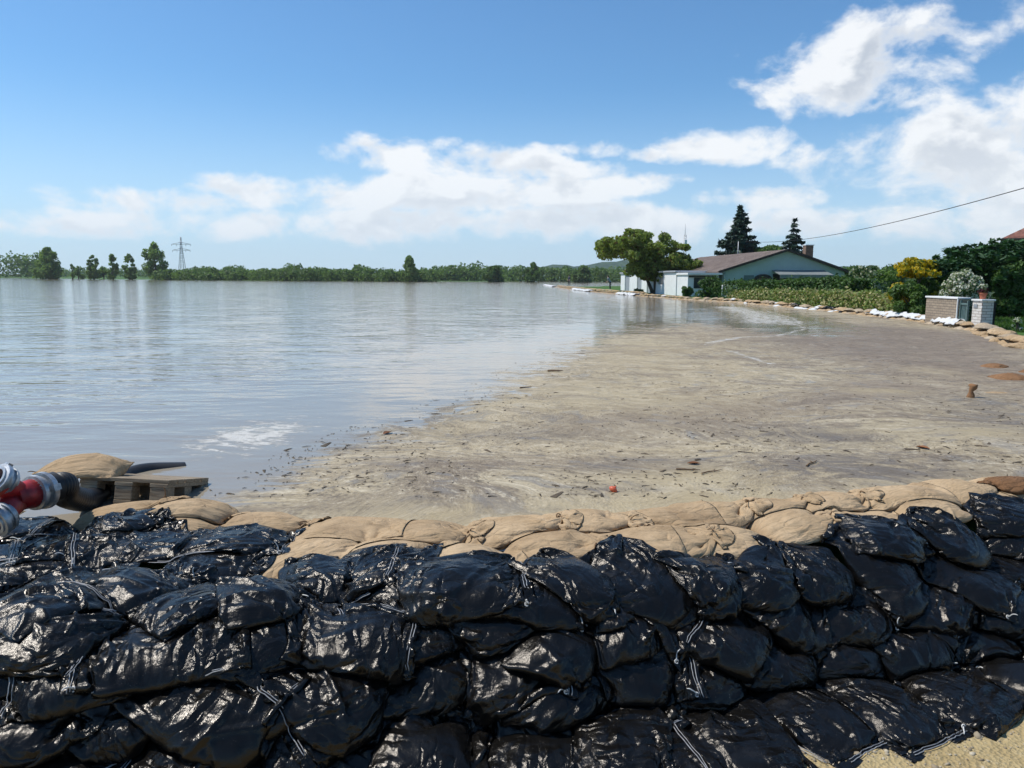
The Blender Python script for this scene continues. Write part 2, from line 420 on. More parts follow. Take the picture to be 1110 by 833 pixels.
# ------------------------------------------------------------------ lie of the land
LINE = [at_z(px, py, WATER)[:2] for px, py in ((1108, 377), (1062, 359), (1003, 349), (905, 338), (800, 328), (740, 324.5), (690, 320.5), (640, 316), (604, 311.5))]
LX = np.array([20.0, 14.0, 11.5]+[p[0] for p in LINE]); LY = np.array([7.0, 9.5, 12.0]+[p[1] for p in LINE])
print('LINE', np.round(np.stack([LX, LY], 1), 1).tolist())
LYs = np.maximum.accumulate(LY)
TIP = LYs[-1]
def xline(y): return np.interp(y, LYs, LX)
AZ = np.array([-90, -60, -34, -31, -27, -22, -10, -3, 2, 10, 20, 90]); SH = np.array([420, 400, 400, 330, 300, 265, 250, 270, 330, 330, 300, 300])
def shore(x, y): return np.interp(np.degrees(np.arctan2(x, np.maximum(y, 1e-3))), AZ, SH)
def dam_y(x):
    return np.where(x < 4.2, burl(x)+0.12, 5.12+(x-4.2)*0.12)
def smooth(a): a = np.clip(a, 0, 1); return a*a*(3-2*a)
def land_h(x, y):
    near = smooth((dam_y(x)-y)/0.4)                                   # dry street on the camera's side
    hn = 0.34*smooth((x-7)/5)+0.012*np.sin(x*1.7)*np.sin(y*1.3)
    right = smooth((x-np.where(y < TIP, xline(y), LX[-1]+(y-TIP)*0.25)+0.2)/(0.5+np.maximum(y-TIP, 0)*.2))*(y > 6)
    hr = 0.36+0.02*np.sin(x*.4+y*.3)+0.25*smooth((x-40)/80)
    rr = np.hypot(x, y); far = smooth((rr-shore(x, y))/14)
    hf = 0.40+np.clip((rr-500)/400, 0, 3)
    h = -0.45
    h = h*(1-right)+hr*right
    h = h*(1-far)+np.maximum(hf, h)*far
    back = smooth((2-y)/2)
    return h*(1-near)+(hn*(1-0*back))*near
def axis_coords(lo, hi, step, far, grow=1.13):
    a = list(np.arange(lo, hi, step)); s = step; x = a[-1]
    while x < far: s *= grow; x += s; a.append(x)
    s = step; x = a[0]; pre = []
    while x > -far: s *= grow; x -= s; pre.append(x)
    return np.array(pre[::-1]+a)
def sheet(xs, ys, zf):
    X, Y = np.meshgrid(xs, ys, indexing='ij'); Z = zf(X, Y)+0*X
    v = np.stack([X, Y, Z], -1).reshape(-1, 3); i = np.arange(X.size).reshape(X.shape)
    f = np.stack([i[:-1, :-1], i[1:, :-1], i[1:, 1:], i[:-1, 1:]], -1).reshape(-1, 4)
    return v, f, X, Y
def float_attr(me, name, vals):
    a = me.attributes.new(name, 'FLOAT', 'POINT'); a.data.foreach_set('value', np.asarray(vals, np.float32).ravel())
# ---- ground
m, b, p = material('ground')
P = b.pos(); dry = b.attr('dry')
gA = b.noise(P, 3.0, 6, 0.6); gB = b.noise(P, 45, 5, 0.7); gC = b.voronoi(P, 70)
sand = b.mix(b.ramp(gA, 0.3, 0.7), (0.36, 0.265, 0.125), (0.46, 0.355, 0.18))
sand = b.mix(b.ramp(gB, 0.5, 0.75), sand, (0.50, 0.41, 0.25))
sand = b.mix(b.math('MULTIPLY', b.ramp(gC, 0.0, 0.25, 1, 0), 0.35), sand, (0.24, 0.17, 0.09))
grass = b.mix(b.ramp(b.noise(P, 1.2, 5, 0.6), 0.3, 0.7), (0.035, 0.085, 0.012), (0.075, 0.16, 0.025))
b.put(p.inputs['Base Color'], b.mix(dry, grass, sand)); p.inputs['Roughness'].default_value = 0.92; p.inputs['Specular IOR Level'].default_value = 0.25
h = b.math('ADD', b.math('MULTIPLY', gB, 0.6), b.math('MULTIPLY', gC, 0.8))
b.put(p.inputs['Normal'], b.bump(h, 0.9, 0.012))
xs = axis_coords(-5, 18, 0.22, 3500); ys = axis_coords(-3, 48, 0.24, 3500)
v, f, X, Y = sheet(xs, ys, land_h)
me = fast_mesh('ground', v, f, True, 'ground')
float_attr(me, 'dry', smooth((dam_y(X)+1-Y)/0.5)*smooth((9-np.abs(X))/3+0.5))
tag(obj('ground', me), kind='structure')
# ---- flood water with its floating scum
SC = [at_z(px, py, WATER)[:2] for px, py in ((150, 560), (205, 545), (248, 527), (300, 506), (330, 488), (420, 456), (500, 428), (548, 402), (600, 380), (650, 360), (700, 352), (765, 349), (812, 355), (868, 362), (880, 352), (845, 340), (795, 331), (750, 326))]
SC = np.array([(-3.2, 3.4), (-2.4, 3.9)]+[tuple(q) for q in SC]+[(16, 62), (30, 40), (30, 3)])
def poly_sd(X, Y, poly):
    """signed distance, positive inside"""
    d2 = np.full(X.shape, 1e9); ins = np.zeros(X.shape, bool); n = len(poly)
    for i in range(n):
        (ax, ay), (bx, by) = poly[i], poly[(i+1) % n]
        ex, ey = bx-ax, by-ay; t = np.clip(((X-ax)*ex+(Y-ay)*ey)/(ex*ex+ey*ey), 0, 1)
        d2 = np.minimum(d2, (X-ax-t*ex)**2+(Y-ay-t*ey)**2)
        c = ((ay > Y) != (by > Y)) & (X < ex*(Y-ay)/(by-ay+1e-12)+ax); ins ^= c
    return np.where(ins, 1, -1)*np.sqrt(d2)
def path_d(X, Y, pts):
    d2 = np.full(X.shape, 1e9)
    for (ax, ay), (bx, by) in zip(pts[:-1], pts[1:]):
        ex, ey = bx-ax, by-ay; t = np.clip(((X-ax)*ex+(Y-ay)*ey)/(ex*ex+ey*ey), 0, 1)
        d2 = np.minimum(d2, (X-ax-t*ex)**2+(Y-ay-t*ey)**2)
    return np.sqrt(d2)
def ell(X, Y, px, py, rx, ry):
    """soft spot on the water: centre and reach given as photo points"""
    c = at_z(px, py, WATER); sx = abs(at_z(px+rx, py, WATER)[0]-c[0]); sy = abs(at_z(px, py-ry, WATER)[1]-at_z(px, py+ry, WATER)[1])/2
    return np.exp(-((X-c[0])/sx)**2-((Y-c[1])/sy)**2)
xs = axis_coords(-5, 16, 0.14, 3400, 1.16); ys0 = list(np.arange(2.5, 14, 0.1)); s_ = 0.1
while ys0[-1] < 3400: s_ *= 1.035 if ys0[-1] < 70 else 1.16; ys0.append(ys0[-1]+s_)
ys = np.array(ys0)
Xw, Yw = np.meshgrid(xs, ys, indexing='ij')
v, f, X, Y = sheet(xs, ys, lambda a, c: WATER+0*a)
keep = Yw > dam_y(Xw)-0.25                                      # the water ends inside the dam
kv = keep.ravel()[f].all(1); f = f[kv]
used = np.unique(f); remap = -np.ones(len(v), int); remap[used] = np.arange(len(used)); v = v[used]; f = remap[f]
me = fast_mesh('flood_water', v, f, True, 'ground'); me.materials.clear()
sd = poly_sd(X, Y, SC)
scum = np.clip(0.35+sd/(0.11*Y+0.35), -0.3, 1.6)
scum -= 0.55*ell(X, Y, 1100, 428, 60, 26)+0.35*ell(X, Y, 1120, 395, 60, 16)
tan = smooth(1-(Y-dam_y(X)-0.15-0.35*np.clip((X+0.3)/1.5, 0, 1)+0.5*np.clip((-X-0.6), 0, 1))/0.8)*smooth((X+1.6)/1.0)*smooth((2.4-X)/1.2)
tan = np.maximum(tan, 0.9*ell(X, Y, 760, 520, 75, 14))
tan = np.maximum(tan, 0.55*ell(X, Y, 640, 430, 190, 30)); tan = np.maximum(tan, 0.5*ell(X, Y, 690, 375, 110, 14))
pix = lambda pts: [tuple(at_z(a, c, WATER)[:2]) for a, c in pts]
def trail(pts, w): return np.exp(-(path_d(X, Y, pix(pts))/w)**2)
brown = np.clip(1.1*ell(X, Y, 960, 382, 120, 32)+ell(X, Y, 870, 352, 60, 12)+ell(X, Y, 1020, 364, 90, 12)+0.8*trail(((960, 420), (860, 440), (760, 452), (640, 462)), 0.7)+0.6*trail(((700, 505), (560, 500), (420, 505)), 0.3), 0, 1)
for q_ in ((1012, 402, 30, 5, .9), (958, 424, 45, 4, .8), (1062, 468, 55, 6, .8), (945, 468, 70, 4, .7), (1000, 530, 90, 8, .5), (700, 392, 90, 22, .5), (590, 440, 80, 12, .5), (480, 470, 70, 10, .4)): tan = np.maximum(tan, q_[4]*ell(X, Y, *q_[:4]))
tan *= 1-0.8*np.clip(ell(X, Y, 960, 382, 110, 22), 0, 1)
dark = np.clip(1.1*ell(X, Y, 880, 472, 72, 10)+1.1*ell(X, Y, 935, 508, 125, 16)+0.6*ell(X, Y, 1085, 462, 70, 14)+0.8*ell(X, Y, 660, 531, 55, 6)+0.6*ell(X, Y, 560, 472, 120, 8)+.6*ell(X, Y, 1060, 438, 60, 12)+.5*trail(((640, 506), (700, 500), (760, 500)), .15)+.55*trail(((360, 478), (440, 458), (520, 430)), .22), 0, 1)
foam = 0.85*ell(X, Y, 266, 476, 66, 20)+0.34*ell(X, Y, 330, 445, 70, 20)
for pts, w, k in ((((770, 372), (800, 366), (845, 364), (872, 357), (862, 346), (830, 337)), 0.16, .75), (((790, 380), (812, 388), (840, 395)), 0.12, .7), (((785, 349), (700, 351), (655, 358)), 0.2, .6),
                  (((835, 342), (850, 348), (858, 352)), 0.9, 0.75), (((790, 333), (815, 340), (830, 350)), 1.3, .8), (((350, 470), (420, 452), (500, 424)), 0.10, .45), (((770, 372), (740, 378), (700, 380)), .1, .5)):
    foam = np.maximum(foam, k*np.exp(-(path_d(X, Y, pix(pts))/w)**2))
still = np.clip(0.5+(sd+2.2)/3.0, 0, 1)
for n_, a_ in (('scum', scum), ('tan', tan), ('brown', brown), ('dark', dark), ('foam', foam), ('still', still)):
    float_attr(me, n_, a_.ravel()[used])
m, b, p = material('flood_water')
P = b.pos(); A = {k: b.attr(k) for k in ('scum', 'tan', 'brown', 'dark', 'foam', 'still')}
wob = b.node('ShaderNodeTexNoise'); b.put(wob.inputs['Vector'], P); wob.inputs['Scale'].default_value = 0.5; wob.inputs['Detail'].default_value = 3
Pw = b.vec('ADD', P, b.vec('SCALE', b.vec('SUBTRACT', wob.outputs['Color'], (0.5, 0.5, 0.5)), scale=2.2))
Ps = b.mapping(Pw, scale=(0.62, 1.0, 1.0), rot=(0, 0, R(12)))
s1 = b.noise(Ps, 1.1, 6, 0.62, 0.6); s2 = b.noise(Ps, 4.5, 6, 0.65, 0.8); s3 = b.noise(P, 26, 5, 0.7); s4 = b.noise(Pw, 0.35, 3, 0.5)
fl = b.voronoi(b.mapping(Pw, scale=(0.6, 1, 1)), 9.0); fl2 = b.voronoi(Pw, 34.0)
# coverage of the film
e = b.math('ADD', A['scum'], b.math('MULTIPLY', b.math('SUBTRACT', s1, 0.5), 1.3))
e = b.math('ADD', e, b.math('MULTIPLY', b.math('SUBTRACT', s2, 0.5), 2.2))
cover = b.ramp(e, 0.40, 0.80)
# film colour: a mat of fine fragments, tan to grey, in drawn-out streaks
fr1 = b.noise(b.mapping(Pw, scale=(0.8, 1.0, 1.0), rot=(0, 0, R(12))), 8.0, 8, 0.78, 0.4); fr2 = b.noise(P, 26.0, 6, 0.75)
grain = b.math('ADD', b.math('MULTIPLY', fr1, 0.6), b.math('MULTIPLY', fr2, 0.4))
film = b.mix(b.ramp(s1, 0.36, 0.62), (0.27, 0.205, 0.12), (0.42, 0.335, 0.205))
film = b.mix(b.ramp(s4, 0.4, 0.65), film, b.mix(0.6, film, (0.43, 0.355, 0.225)))
film = b.mix(A['brown'], film, b.mix(b.ramp(s2, 0.35, 0.65), (0.17, 0.125, 0.085), (0.29, 0.225, 0.155)))
tanf = b.math('MULTIPLY', A['tan'], b.ramp(s1, 0.25, 0.5, 0.6, 1.0))
film = b.mix(tanf, film, b.mix(b.ramp(s2, 0.3, 0.7), (0.37, 0.29, 0.165), (0.45, 0.365, 0.22)))
notan = b.math('SUBTRACT', 1.0, b.math('MULTIPLY', tanf, 0.9))
nobr = b.math('SUBTRACT', 1.0, b.math('MAXIMUM', b.math('MULTIPLY', A['brown'], 0.75), b.math('MULTIPLY', A['dark'], 0.85)))
pale = b.math('MULTIPLY', b.math('MULTIPLY', b.ramp(b.noise(Ps, 2.0, 8, 0.72, 1.5), 0.50, 0.66), notan), nobr)
film = b.mix(b.math('MULTIPLY', pale, 0.8), film, (0.55, 0.465, 0.325))
band = b.math('MULTIPLY', b.ramp(b.noise(b.mapping(Pw, scale=(0.5, 1.0, 1.0), rot=(0, 0, R(20))), 0.9, 5, 0.6, 1.0), 0.52, 0.60), notan)
film = b.mix(b.math('MULTIPLY', band, 0.65), film, (0.19, 0.145, 0.10))
drk = b.math('ADD', b.math('MULTIPLY', b.ramp(s2, 0.48, 0.66), 0.55), b.math('MULTIPLY', A['dark'], b.ramp(s2, 0.28, 0.52)))
drk = b.math('MULTIPLY', drk, notan, clamp=True)
film = b.mix(b.math('MULTIPLY', drk, 0.85), film, (0.11, 0.092, 0.08))
film = b.mix(b.math('MULTIPLY', b.ramp(grain, 0.485, 0.42, 0.0, 1.0, False), b.math('MULTIPLY', notan, 0.8), clamp=True), film, (0.125, 0.095, 0.062))
film = b.mix(b.math('MULTIPLY', b.ramp(grain, 0.52, 0.60), b.math('MULTIPLY', b.math('MULTIPLY', notan, 0.75), nobr)), film, (0.59, 0.51, 0.37))
film = b.mix(b.math('MULTIPLY', b.ramp(grain, 0.44, 0.36, 0.0, 1.0, False), 0.25, clamp=True), film, (0.2, 0.15, 0.09))
speck = b.math('MULTIPLY', b.ramp(fl, 0.04, 0.14, 1, 0), b.math('MULTIPLY', b.ramp(s3, 0.47, 0.6), notan))
film = b.mix(b.math('MULTIPLY', speck, 0.75), film, (0.035, 0.028, 0.02))
# foam
net = b.voronoi(b.mapping(Pw, scale=(0.55, 1, 1)), 5.0, 'DISTANCE_TO_EDGE')
fo = b.math('ADD', A['foam'], b.math('MULTIPLY', b.math('SUBTRACT', b.noise(b.mapping(P, scale=(0.6, 1, 1), rot=(0, 0, R(-30))), 11.0, 6, 0.68, 0.6), 0.5), 2.2))
fo = b.math('SUBTRACT', fo, b.math('MULTIPLY', b.ramp(net, 0.0, 0.2), 0.15))
foamy = b.math('MULTIPLY', b.math('MULTIPLY', b.ramp(fo, 0.38, 0.85), b.ramp(A['foam'], 0.08, 0.35)), 0.85)
p.inputs['Base Color'].default_value = (0.29, 0.25, 0.19, 1); p.inputs['Roughness'].default_value = 0.06; p.inputs['IOR'].default_value = 1.33
Pa = b.mapping(P, scale=(0.35, 1, 1), rot=(0, 0, R(-24))); Pb = b.mapping(P, scale=(0.5, 1, 1), rot=(0, 0, R(9)))
w1 = b.noise(Pa, 2.6, 2, 0.45, 0.3); w2 = b.noise(Pb, 7.5, 2, 0.5, 0.3); w3 = b.noise(P, 0.6, 2, 0.5)
wave = b.math('ADD', w1, b.math('MULTIPLY', w2, 0.35)); wave = b.math('MULTIPLY', wave, b.ramp(w3, 0.25, 0.7, 0.35, 1.0))
calm = b.math('SUBTRACT', 1.0, b.math('MULTIPLY', A['still'], 0.72))
b.put(p.inputs['Normal'], b.bump(b.math('MULTIPLY', wave, calm), 0.8, 0.05))
pf = b.node('ShaderNodeBsdfPrincipled')
b.put(pf.inputs['Base Color'], b.mix(foamy, film, (0.62, 0.60, 0.55)))
b.put(pf.inputs['Roughness'], b.math('ADD', 0.45, b.math('MULTIPLY', s3, 0.4))); pf.inputs['Specular IOR Level'].default_value = 0.35
b.put(pf.inputs['Normal'], b.bump(b.math('ADD', b.math('ADD', s2, b.math('MULTIPLY', s3, 0.3)), b.math('MULTIPLY', fl2, 0.4)), 0.5, 0.02))
mx = b.node('ShaderNodeMixShader')
wetgap = b.math('MULTIPLY', b.math('MULTIPLY', b.ramp(s2, 0.55, 0.68), notan), 0.4)
cov2 = b.math('SUBTRACT', cover, wetgap, clamp=True)
b.put(mx.inputs[0], b.math('MAXIMUM', cov2, foamy)); b.l.new(p.outputs[0], mx.inputs[1]); b.l.new(pf.outputs[0], mx.inputs[2])
b.l.new(mx.outputs[0], m.node_tree.nodes['Material Output'].inputs[0])
me.materials.append(m)
tag(obj('flood_water', me), kind='structure')
# ------------------------------------------------------------------ materials of the dam
m, b, p = material('black_plastic')
uv = b.coord('UV'); rn = b.objrnd()
uvo = b.vec('ADD', uv, b.vec('SCALE', (7.3, 3.1, 5.7), scale=rn))
wq = b.node('ShaderNodeTexNoise'); b.put(wq.inputs['Vector'], uvo); wq.inputs['Scale'].default_value = 7.0; wq.inputs['Detail'].default_value = 3
uvd = b.vec('ADD', uvo, b.vec('SCALE', b.vec('SUBTRACT', wq.outputs['Color'], (0.5, 0.5, 0.5)), scale=0.10))
sel = b.ramp(b.noise(uvo, 4.0, 2, 0.5), 0.42, 0.58)
def folds(v, sc_, cap):                     # flat facets that meet in sharp creases, as in crumpled film
    return b.math('MINIMUM', b.voronoi(v, sc_, 'DISTANCE_TO_EDGE'), cap)
g1 = folds(b.mapping(uvd, scale=(1, 3.2, 1)), 5.0, 0.5); g2 = folds(b.mapping(uvd, scale=(3.0, 1, 1), rot=(0, 0, 0.5)), 5.0, 0.5)
big = b.math('ADD', b.math('MULTIPLY', g1, sel), b.math('MULTIPLY', g2, b.math('SUBTRACT', 1.0, sel)))
g3 = folds(b.mapping(uvd, scale=(1, 1.8, 1), rot=(0, 0, 0.9)), 17.0, 0.5); g4 = folds(uvd, 48.0, 0.5)
f4 = b.noise(uvo, 150, 3, 0.6); calm = b.ramp(b.noise(uvo, 5.5, 3, 0.5), 0.40, 0.62, 0.15, 1.0)
sx = b.node('ShaderNodeSeparateXYZ'); b.put(sx.inputs[0], uv)
weave = b.math('MULTIPLY', b.math('SINE', b.math('MULTIPLY', sx.outputs[0], 1500.0)), b.math('SINE', b.math('MULTIPLY', sx.outputs[1], 1500.0)))
nb = b.bump(b.math('MULTIPLY', big, calm), 0.75, 0.07)
nb = b.bump(b.math('MULTIPLY', g3, calm), 0.45, 0.018, nb)
nb = b.bump(b.math('MULTIPLY', g4, calm), 0.35, 0.005, nb)
nb = b.bump(b.math('ADD', f4, b.math('MULTIPLY', weave, 0.12)), 0.6, 0.0015, nb)
dust = b.ramp(b.noise(uvo, 9.0, 6, 0.7), 0.5, 0.75)
P = b.pos(); dots = b.math('MULTIPLY', b.ramp(b.voronoi(P, 95.0), 0.05, 0.12, 1, 0), b.ramp(b.noise(P, 6.0, 3, 0.6), 0.52, 0.66))
col = b.mix(b.math('MULTIPLY', dust, 0.35), (0.0055, 0.005, 0.0045), (0.026, 0.023, 0.02))
col = b.mix(b.math('MULTIPLY', dots, 0.55), col, (0.30, 0.27, 0.22))
b.put(p.inputs['Base Color'], col)
b.put(p.inputs['Roughness'], b.math('ADD', b.math('ADD', 0.215, b.math('MULTIPLY', dust, 0.15)), b.math('MULTIPLY', dots, 0.4)))
p.inputs['IOR'].default_value = 1.43; p.inputs['Specular Tint'].default_value = (1.0, 0.93, 0.85, 1)
b.put(p.inputs['Normal'], nb)
def burlap(name, ca, cb, wet):
    m, b, p = material(name)
    uv = b.coord('UV'); rn = b.objrnd(); uvo = b.vec('ADD', uv, b.vec('SCALE', (4.3, 9.1, 2.7), scale=rn)); P = b.pos()
    sx = b.node('ShaderNodeSeparateXYZ'); b.put(sx.inputs[0], uv)
    a1 = b.math('SINE', b.math('MULTIPLY', sx.outputs[0], 1150.0)); a2 = b.math('SINE', b.math('MULTIPLY', sx.outputs[1], 1150.0))
    weave = b.math('MAXIMUM', a1, a2)
    n1 = b.noise(uvo, 7.0, 5, 0.6); n2 = b.noise(b.mapping(uvo, scale=(1, 14, 1)), 18.0, 3, 0.6); n3 = b.noise(uvo, 2.2, 4, 0.6)
    c = b.mix(b.ramp(n1, 0.3, 0.7), ca, cb)
    c = b.mix(b.math('MULTIPLY', b.ramp(n2, 0.45, 0.7), 0.3), c, tuple(x*0.6 for x in ca))
    c = b.mix(b.math('MULTIPLY', rn, 0.7), c, tuple(x*y for x, y in zip(ca, (0.82, 0.8, 0.78))))
    c = b.mix(b.math('MULTIPLY', b.ramp(b.noise(uvo, 16.0, 6, 0.75), 0.5, 0.7), 0.35), c, tuple(x*0.55 for x in ca))
    c = b.mix(b.math('MULTIPLY', b.ramp(n3, 0.54, 0.70), wet), c, (0.16, 0.095, 0.05))
    b.put(p.inputs['Base Color'], c); p.inputs['Roughness'].default_value = 0.95; p.inputs['Specular IOR Level'].default_value = 0.15
    f1 = b.noise(b.mapping(uvo, scale=(1, 2.2, 1)), 8.0, 4, 0.55, 0.8)
    fe = b.voronoi(b.mapping(uvo, scale=(1, 2.6, 1)), 7.0, 'DISTANCE_TO_EDGE'); nb = b.bump(f1, 0.8, 0.03); nb = b.bump(b.math('MULTIPLY', b.math('POWER', fe, 0.6), b.ramp(b.noise(uvo, 5.0, 2), 0.4, 0.65)), 0.6, 0.03, nb); nb = b.bump(b.math('ADD', weave, b.math('MULTIPLY', b.noise(uvo, 160, 2, 0.6), 1.5)), 0.4, 0.0012, nb)
    b.put(p.inputs['Normal'], nb)
    return m
burlap('burlap', (0.43, 0.30, 0.172), (0.55, 0.40, 0.245), 0.35)
burlap('brown_burlap', (0.22, 0.115, 0.055), (0.30, 0.165, 0.085), 0.5)
simple('white_string', (0.62, 0.60, 0.56), 0.6, var=0.1)
simple('jute_string', (0.20, 0.12, 0.06), 0.9)
# ------------------------------------------------------------------ pallet (the bag on it is settled on its deck)
PAL = at_z(134, 534, 0.40); PAL_RZ = R(-4); PAL_T = 0.478; PAL_TILT = R(13)
def pallet_mask(x, y):
    dx, dy = x-PAL[0], y-(PAL[1]+0.25); c, s = math.cos(-PAL_RZ), math.sin(-PAL_RZ)
    u, w = c*dx-s*dy, s*dx+c*dy
    return (np.abs(u) < 0.26) & (np.abs(w) < 0.27)
# ------------------------------------------------------------------ the bags of the dam
UNITS = 'first second third fourth fifth sixth seventh eighth ninth tenth eleventh twelfth thirteenth fourteenth fifteenth sixteenth seventeenth eighteenth nineteenth twentieth '.split()
ORD = UNITS+[f'{t_}-{u_}' if u_ else w_ for t_, w_ in (('twenty', ''), ('thirty', 'thirtieth'), ('forty', 'fortieth'), ('fifty', 'fiftieth')) for u_ in ([''] if w_ else [])+UNITS[:9]]
def hit_core(px, py, up=0.09):
    d_ = ray(px, py); o_ = np.array([0, 0, CAM_Z]); t = 1.0
    while t < 9:
        q = o_+d_*t
        if q[2] <= core(q[0], q[1])+up: return q
        t += 0.01
    return q
def core_normal(x, y, e=0.06):
    n = np.array([-(core(x+e, y)-core(x-e, y))/(2*e), -(core(x, y+e)-core(x, y-e))/(2*e), 1.0]); return n/np.linalg.norm(n)
def string_tie(parent, X, i, v0, v1, r, mat, seed, tail=0.05):
    """a cord round the neck at row i, or the knotted end of a drawstring at a corner"""
    rg = random.Random(seed); bm = bmesh.new()
    q = Vector(X[0, i, v0]); t = (Vector(X[0, i, v1])-q).normalized()
    n = Vector((rg.uniform(-.4, .4), -0.7, 0.7)).normalized()
    pts = [q+n*0.004]; cur = q+n*0.006; dr = (t*0.5+n*0.5+Vector((rg.uniform(-.6, .6), rg.uniform(-.6, .2), rg.uniform(-.2, .5)))).normalized()
    for k in range(5):
        cur = cur+dr*tail/5; dr = (dr+Vector((rg.uniform(-.5, .5), rg.uniform(-.5, .3), -0.22+rg.uniform(-.3, .2)))*0.8).normalized(); pts.append(cur.copy())
    bm_tube(bm, pts, [r*1.2, r, r, r, r, r*0.6], 5)
    pts2 = [q+n*0.006+Vector((math.cos(a)*r*3, math.sin(a)*r*2, math.sin(a)*r*3)) for a in np.linspace(0, 5.6, 7)]
    bm_tube(bm, pts2, r*1.1, 5)
    return obj('tie_string', bm, parent, mat=mat)
def seam_strip(parent, X, edge, r, mat):
    """the doubled, heat-sealed or sewn hem that stands off one short end"""
    _, nu, nv, _ = X.shape
    line = X[0, 0 if edge == 0 else nu-1]; nxt = X[0, 2 if edge == 0 else nu-3]; bot = X[1, 2 if edge == 0 else nu-3]
    out = line-(nxt+bot)/2; out /= np.linalg.norm(out, axis=-1, keepdims=True)+1e-9
    n = nxt-bot; n /= np.linalg.norm(n, axis=-1, keepdims=True)+1e-9
    rows = []
    for (o_, h_) in ((0.0, 0.004), (0.006, 0.007), (0.012, 0.003), (0.018, 0.006), (0.026, 0.0), (0.018, -0.005), (0.0, -0.004)):
        rows.append(line+out*o_*r+n*h_*r)
    V = np.stack(rows, 0); k, w = V.shape[:2]; i = np.arange(k*w).reshape(k, w)
    f = np.stack([i[:-1, :-1], i[1:, :-1], i[1:, 1:], i[:-1, 1:]], -1).reshape(-1, 4)
    me = fast_mesh('seam', V.reshape(-1, 3), f, True, mat)
    uvl = me.uv_layers.new(name='UVMap'); uu = np.stack([np.repeat(np.linspace(0, .05, k), w), np.tile(np.linspace(0, .4, w), k)], -1).astype(np.float32)
    uvl.data.foreach_set('uv', uu[f.ravel()].ravel())
    return obj('seam', me, parent)
simple('pale_cord', (0.30, 0.30, 0.30), 0.4, var=0.3, scale=60)
def hem_cord(parent, line, X, seed):
    """the drawstring that shows along a hem: two thin pale cords"""
    c = X.mean((0, 1, 2)); out = line-c; out[:, 2] = np.maximum(out[:, 2], 0); out /= np.linalg.norm(out, axis=1, keepdims=True)+1e-9
    bm = bmesh.new(); rg = random.Random(seed); i0, i1 = rg.uniform(0, .25), rg.uniform(.75, 1)
    t = np.linspace(i0, i1, 22)*(len(line)-1); i = np.minimum(t.astype(int), len(line)-2); w = (t-i)[:, None]
    L_ = line[i]*(1-w)+line[i+1]*w; O_ = out[i]; up = np.array([0, -0.35, 0.94])
    for k, (a_, h_) in enumerate(((0.010, 0.007), (0.021, 0.006))):
        P_ = L_+O_*a_+up*h_; bm_tube(bm, [tuple(q_+np.array([rg.uniform(-1, 1), rg.uniform(-1, 1), rg.uniform(-1, 1)])*0.0012) for q_ in P_], 0.0017 if k else 0.0014, 5)
    return obj('drawstring', bm, parent, mat='pale_cord')
NB_SEED = [100]
def lay(name, px, py, yaw, L, W, V, mat, neck=None, res=(44, 30), up=0.09, splat=True, hold=None, seams=True, steps=(85, 50), pos=None, crease=0.13, drop=0.06):
    NB_SEED[0] += 1; sd_ = NB_SEED[0]
    q = np.array(pos) if pos is not None else hit_core(px, py, up)
    cz = float(sample_H(q[None, :])[0][0]) if pos is None else q[2]
    nrm = core_normal(q[0], q[1]) if pos is None else (0, 0, 1)
    X = sack((q[0], q[1], max(cz, core(q[0], q[1]))+0.05), R(yaw), L, W, V, nrm, nu=res[0], nv=res[1], neck=neck, seed=sd_, steps=steps, crease=crease, drop=drop)
    if splat: splat_H(X[0])
    org = X.mean((0, 1, 2)); org[2] = X[..., 2].min()
    big = res[0] >= 40
    me = sack_mesh(name, refine(X-org, L, W, sd_, 16 if mat == 'black_plastic' else 9, 0.019 if mat == 'black_plastic' else 0.011) if big else X-org); me.materials.append(MATS[mat])
    o = obj(name, me, None, tuple(org))
    return o, X-org
# inner burlap bags, seen only where the black ones leave a gap; they fill the core flush with its surface
H -= 0.10
for (px, py, yw) in ((705, 668, 80), (650, 770, 10), (722, 740, 90), (560, 690, 5), (470, 740, 0), (820, 690, 0), (300, 720, 20), (600, 640, 0), (760, 655, 0), (900, 680, 0)):
    o, X = lay('sandbag', px, py, yw, 0.54, 0.36, 0.0085, 'burlap', res=(24, 16), up=0.0, splat=False, steps=(50, 30))
    tag(o, 'tan burlap sandbag buried in the dam, glimpsed through gaps between black sandbags', 'sandbag', 'buried burlap sandbags')
H += 0.10
H[:] = np.where(pallet_mask(GX, GY), PAL_T-np.clip(GY-PAL[1], 0, 1)*math.tan(PAL_TILT), H)
H[:] = np.where(GY > dam_y(GX)+0.12, np.maximum(H, 0.27), H)
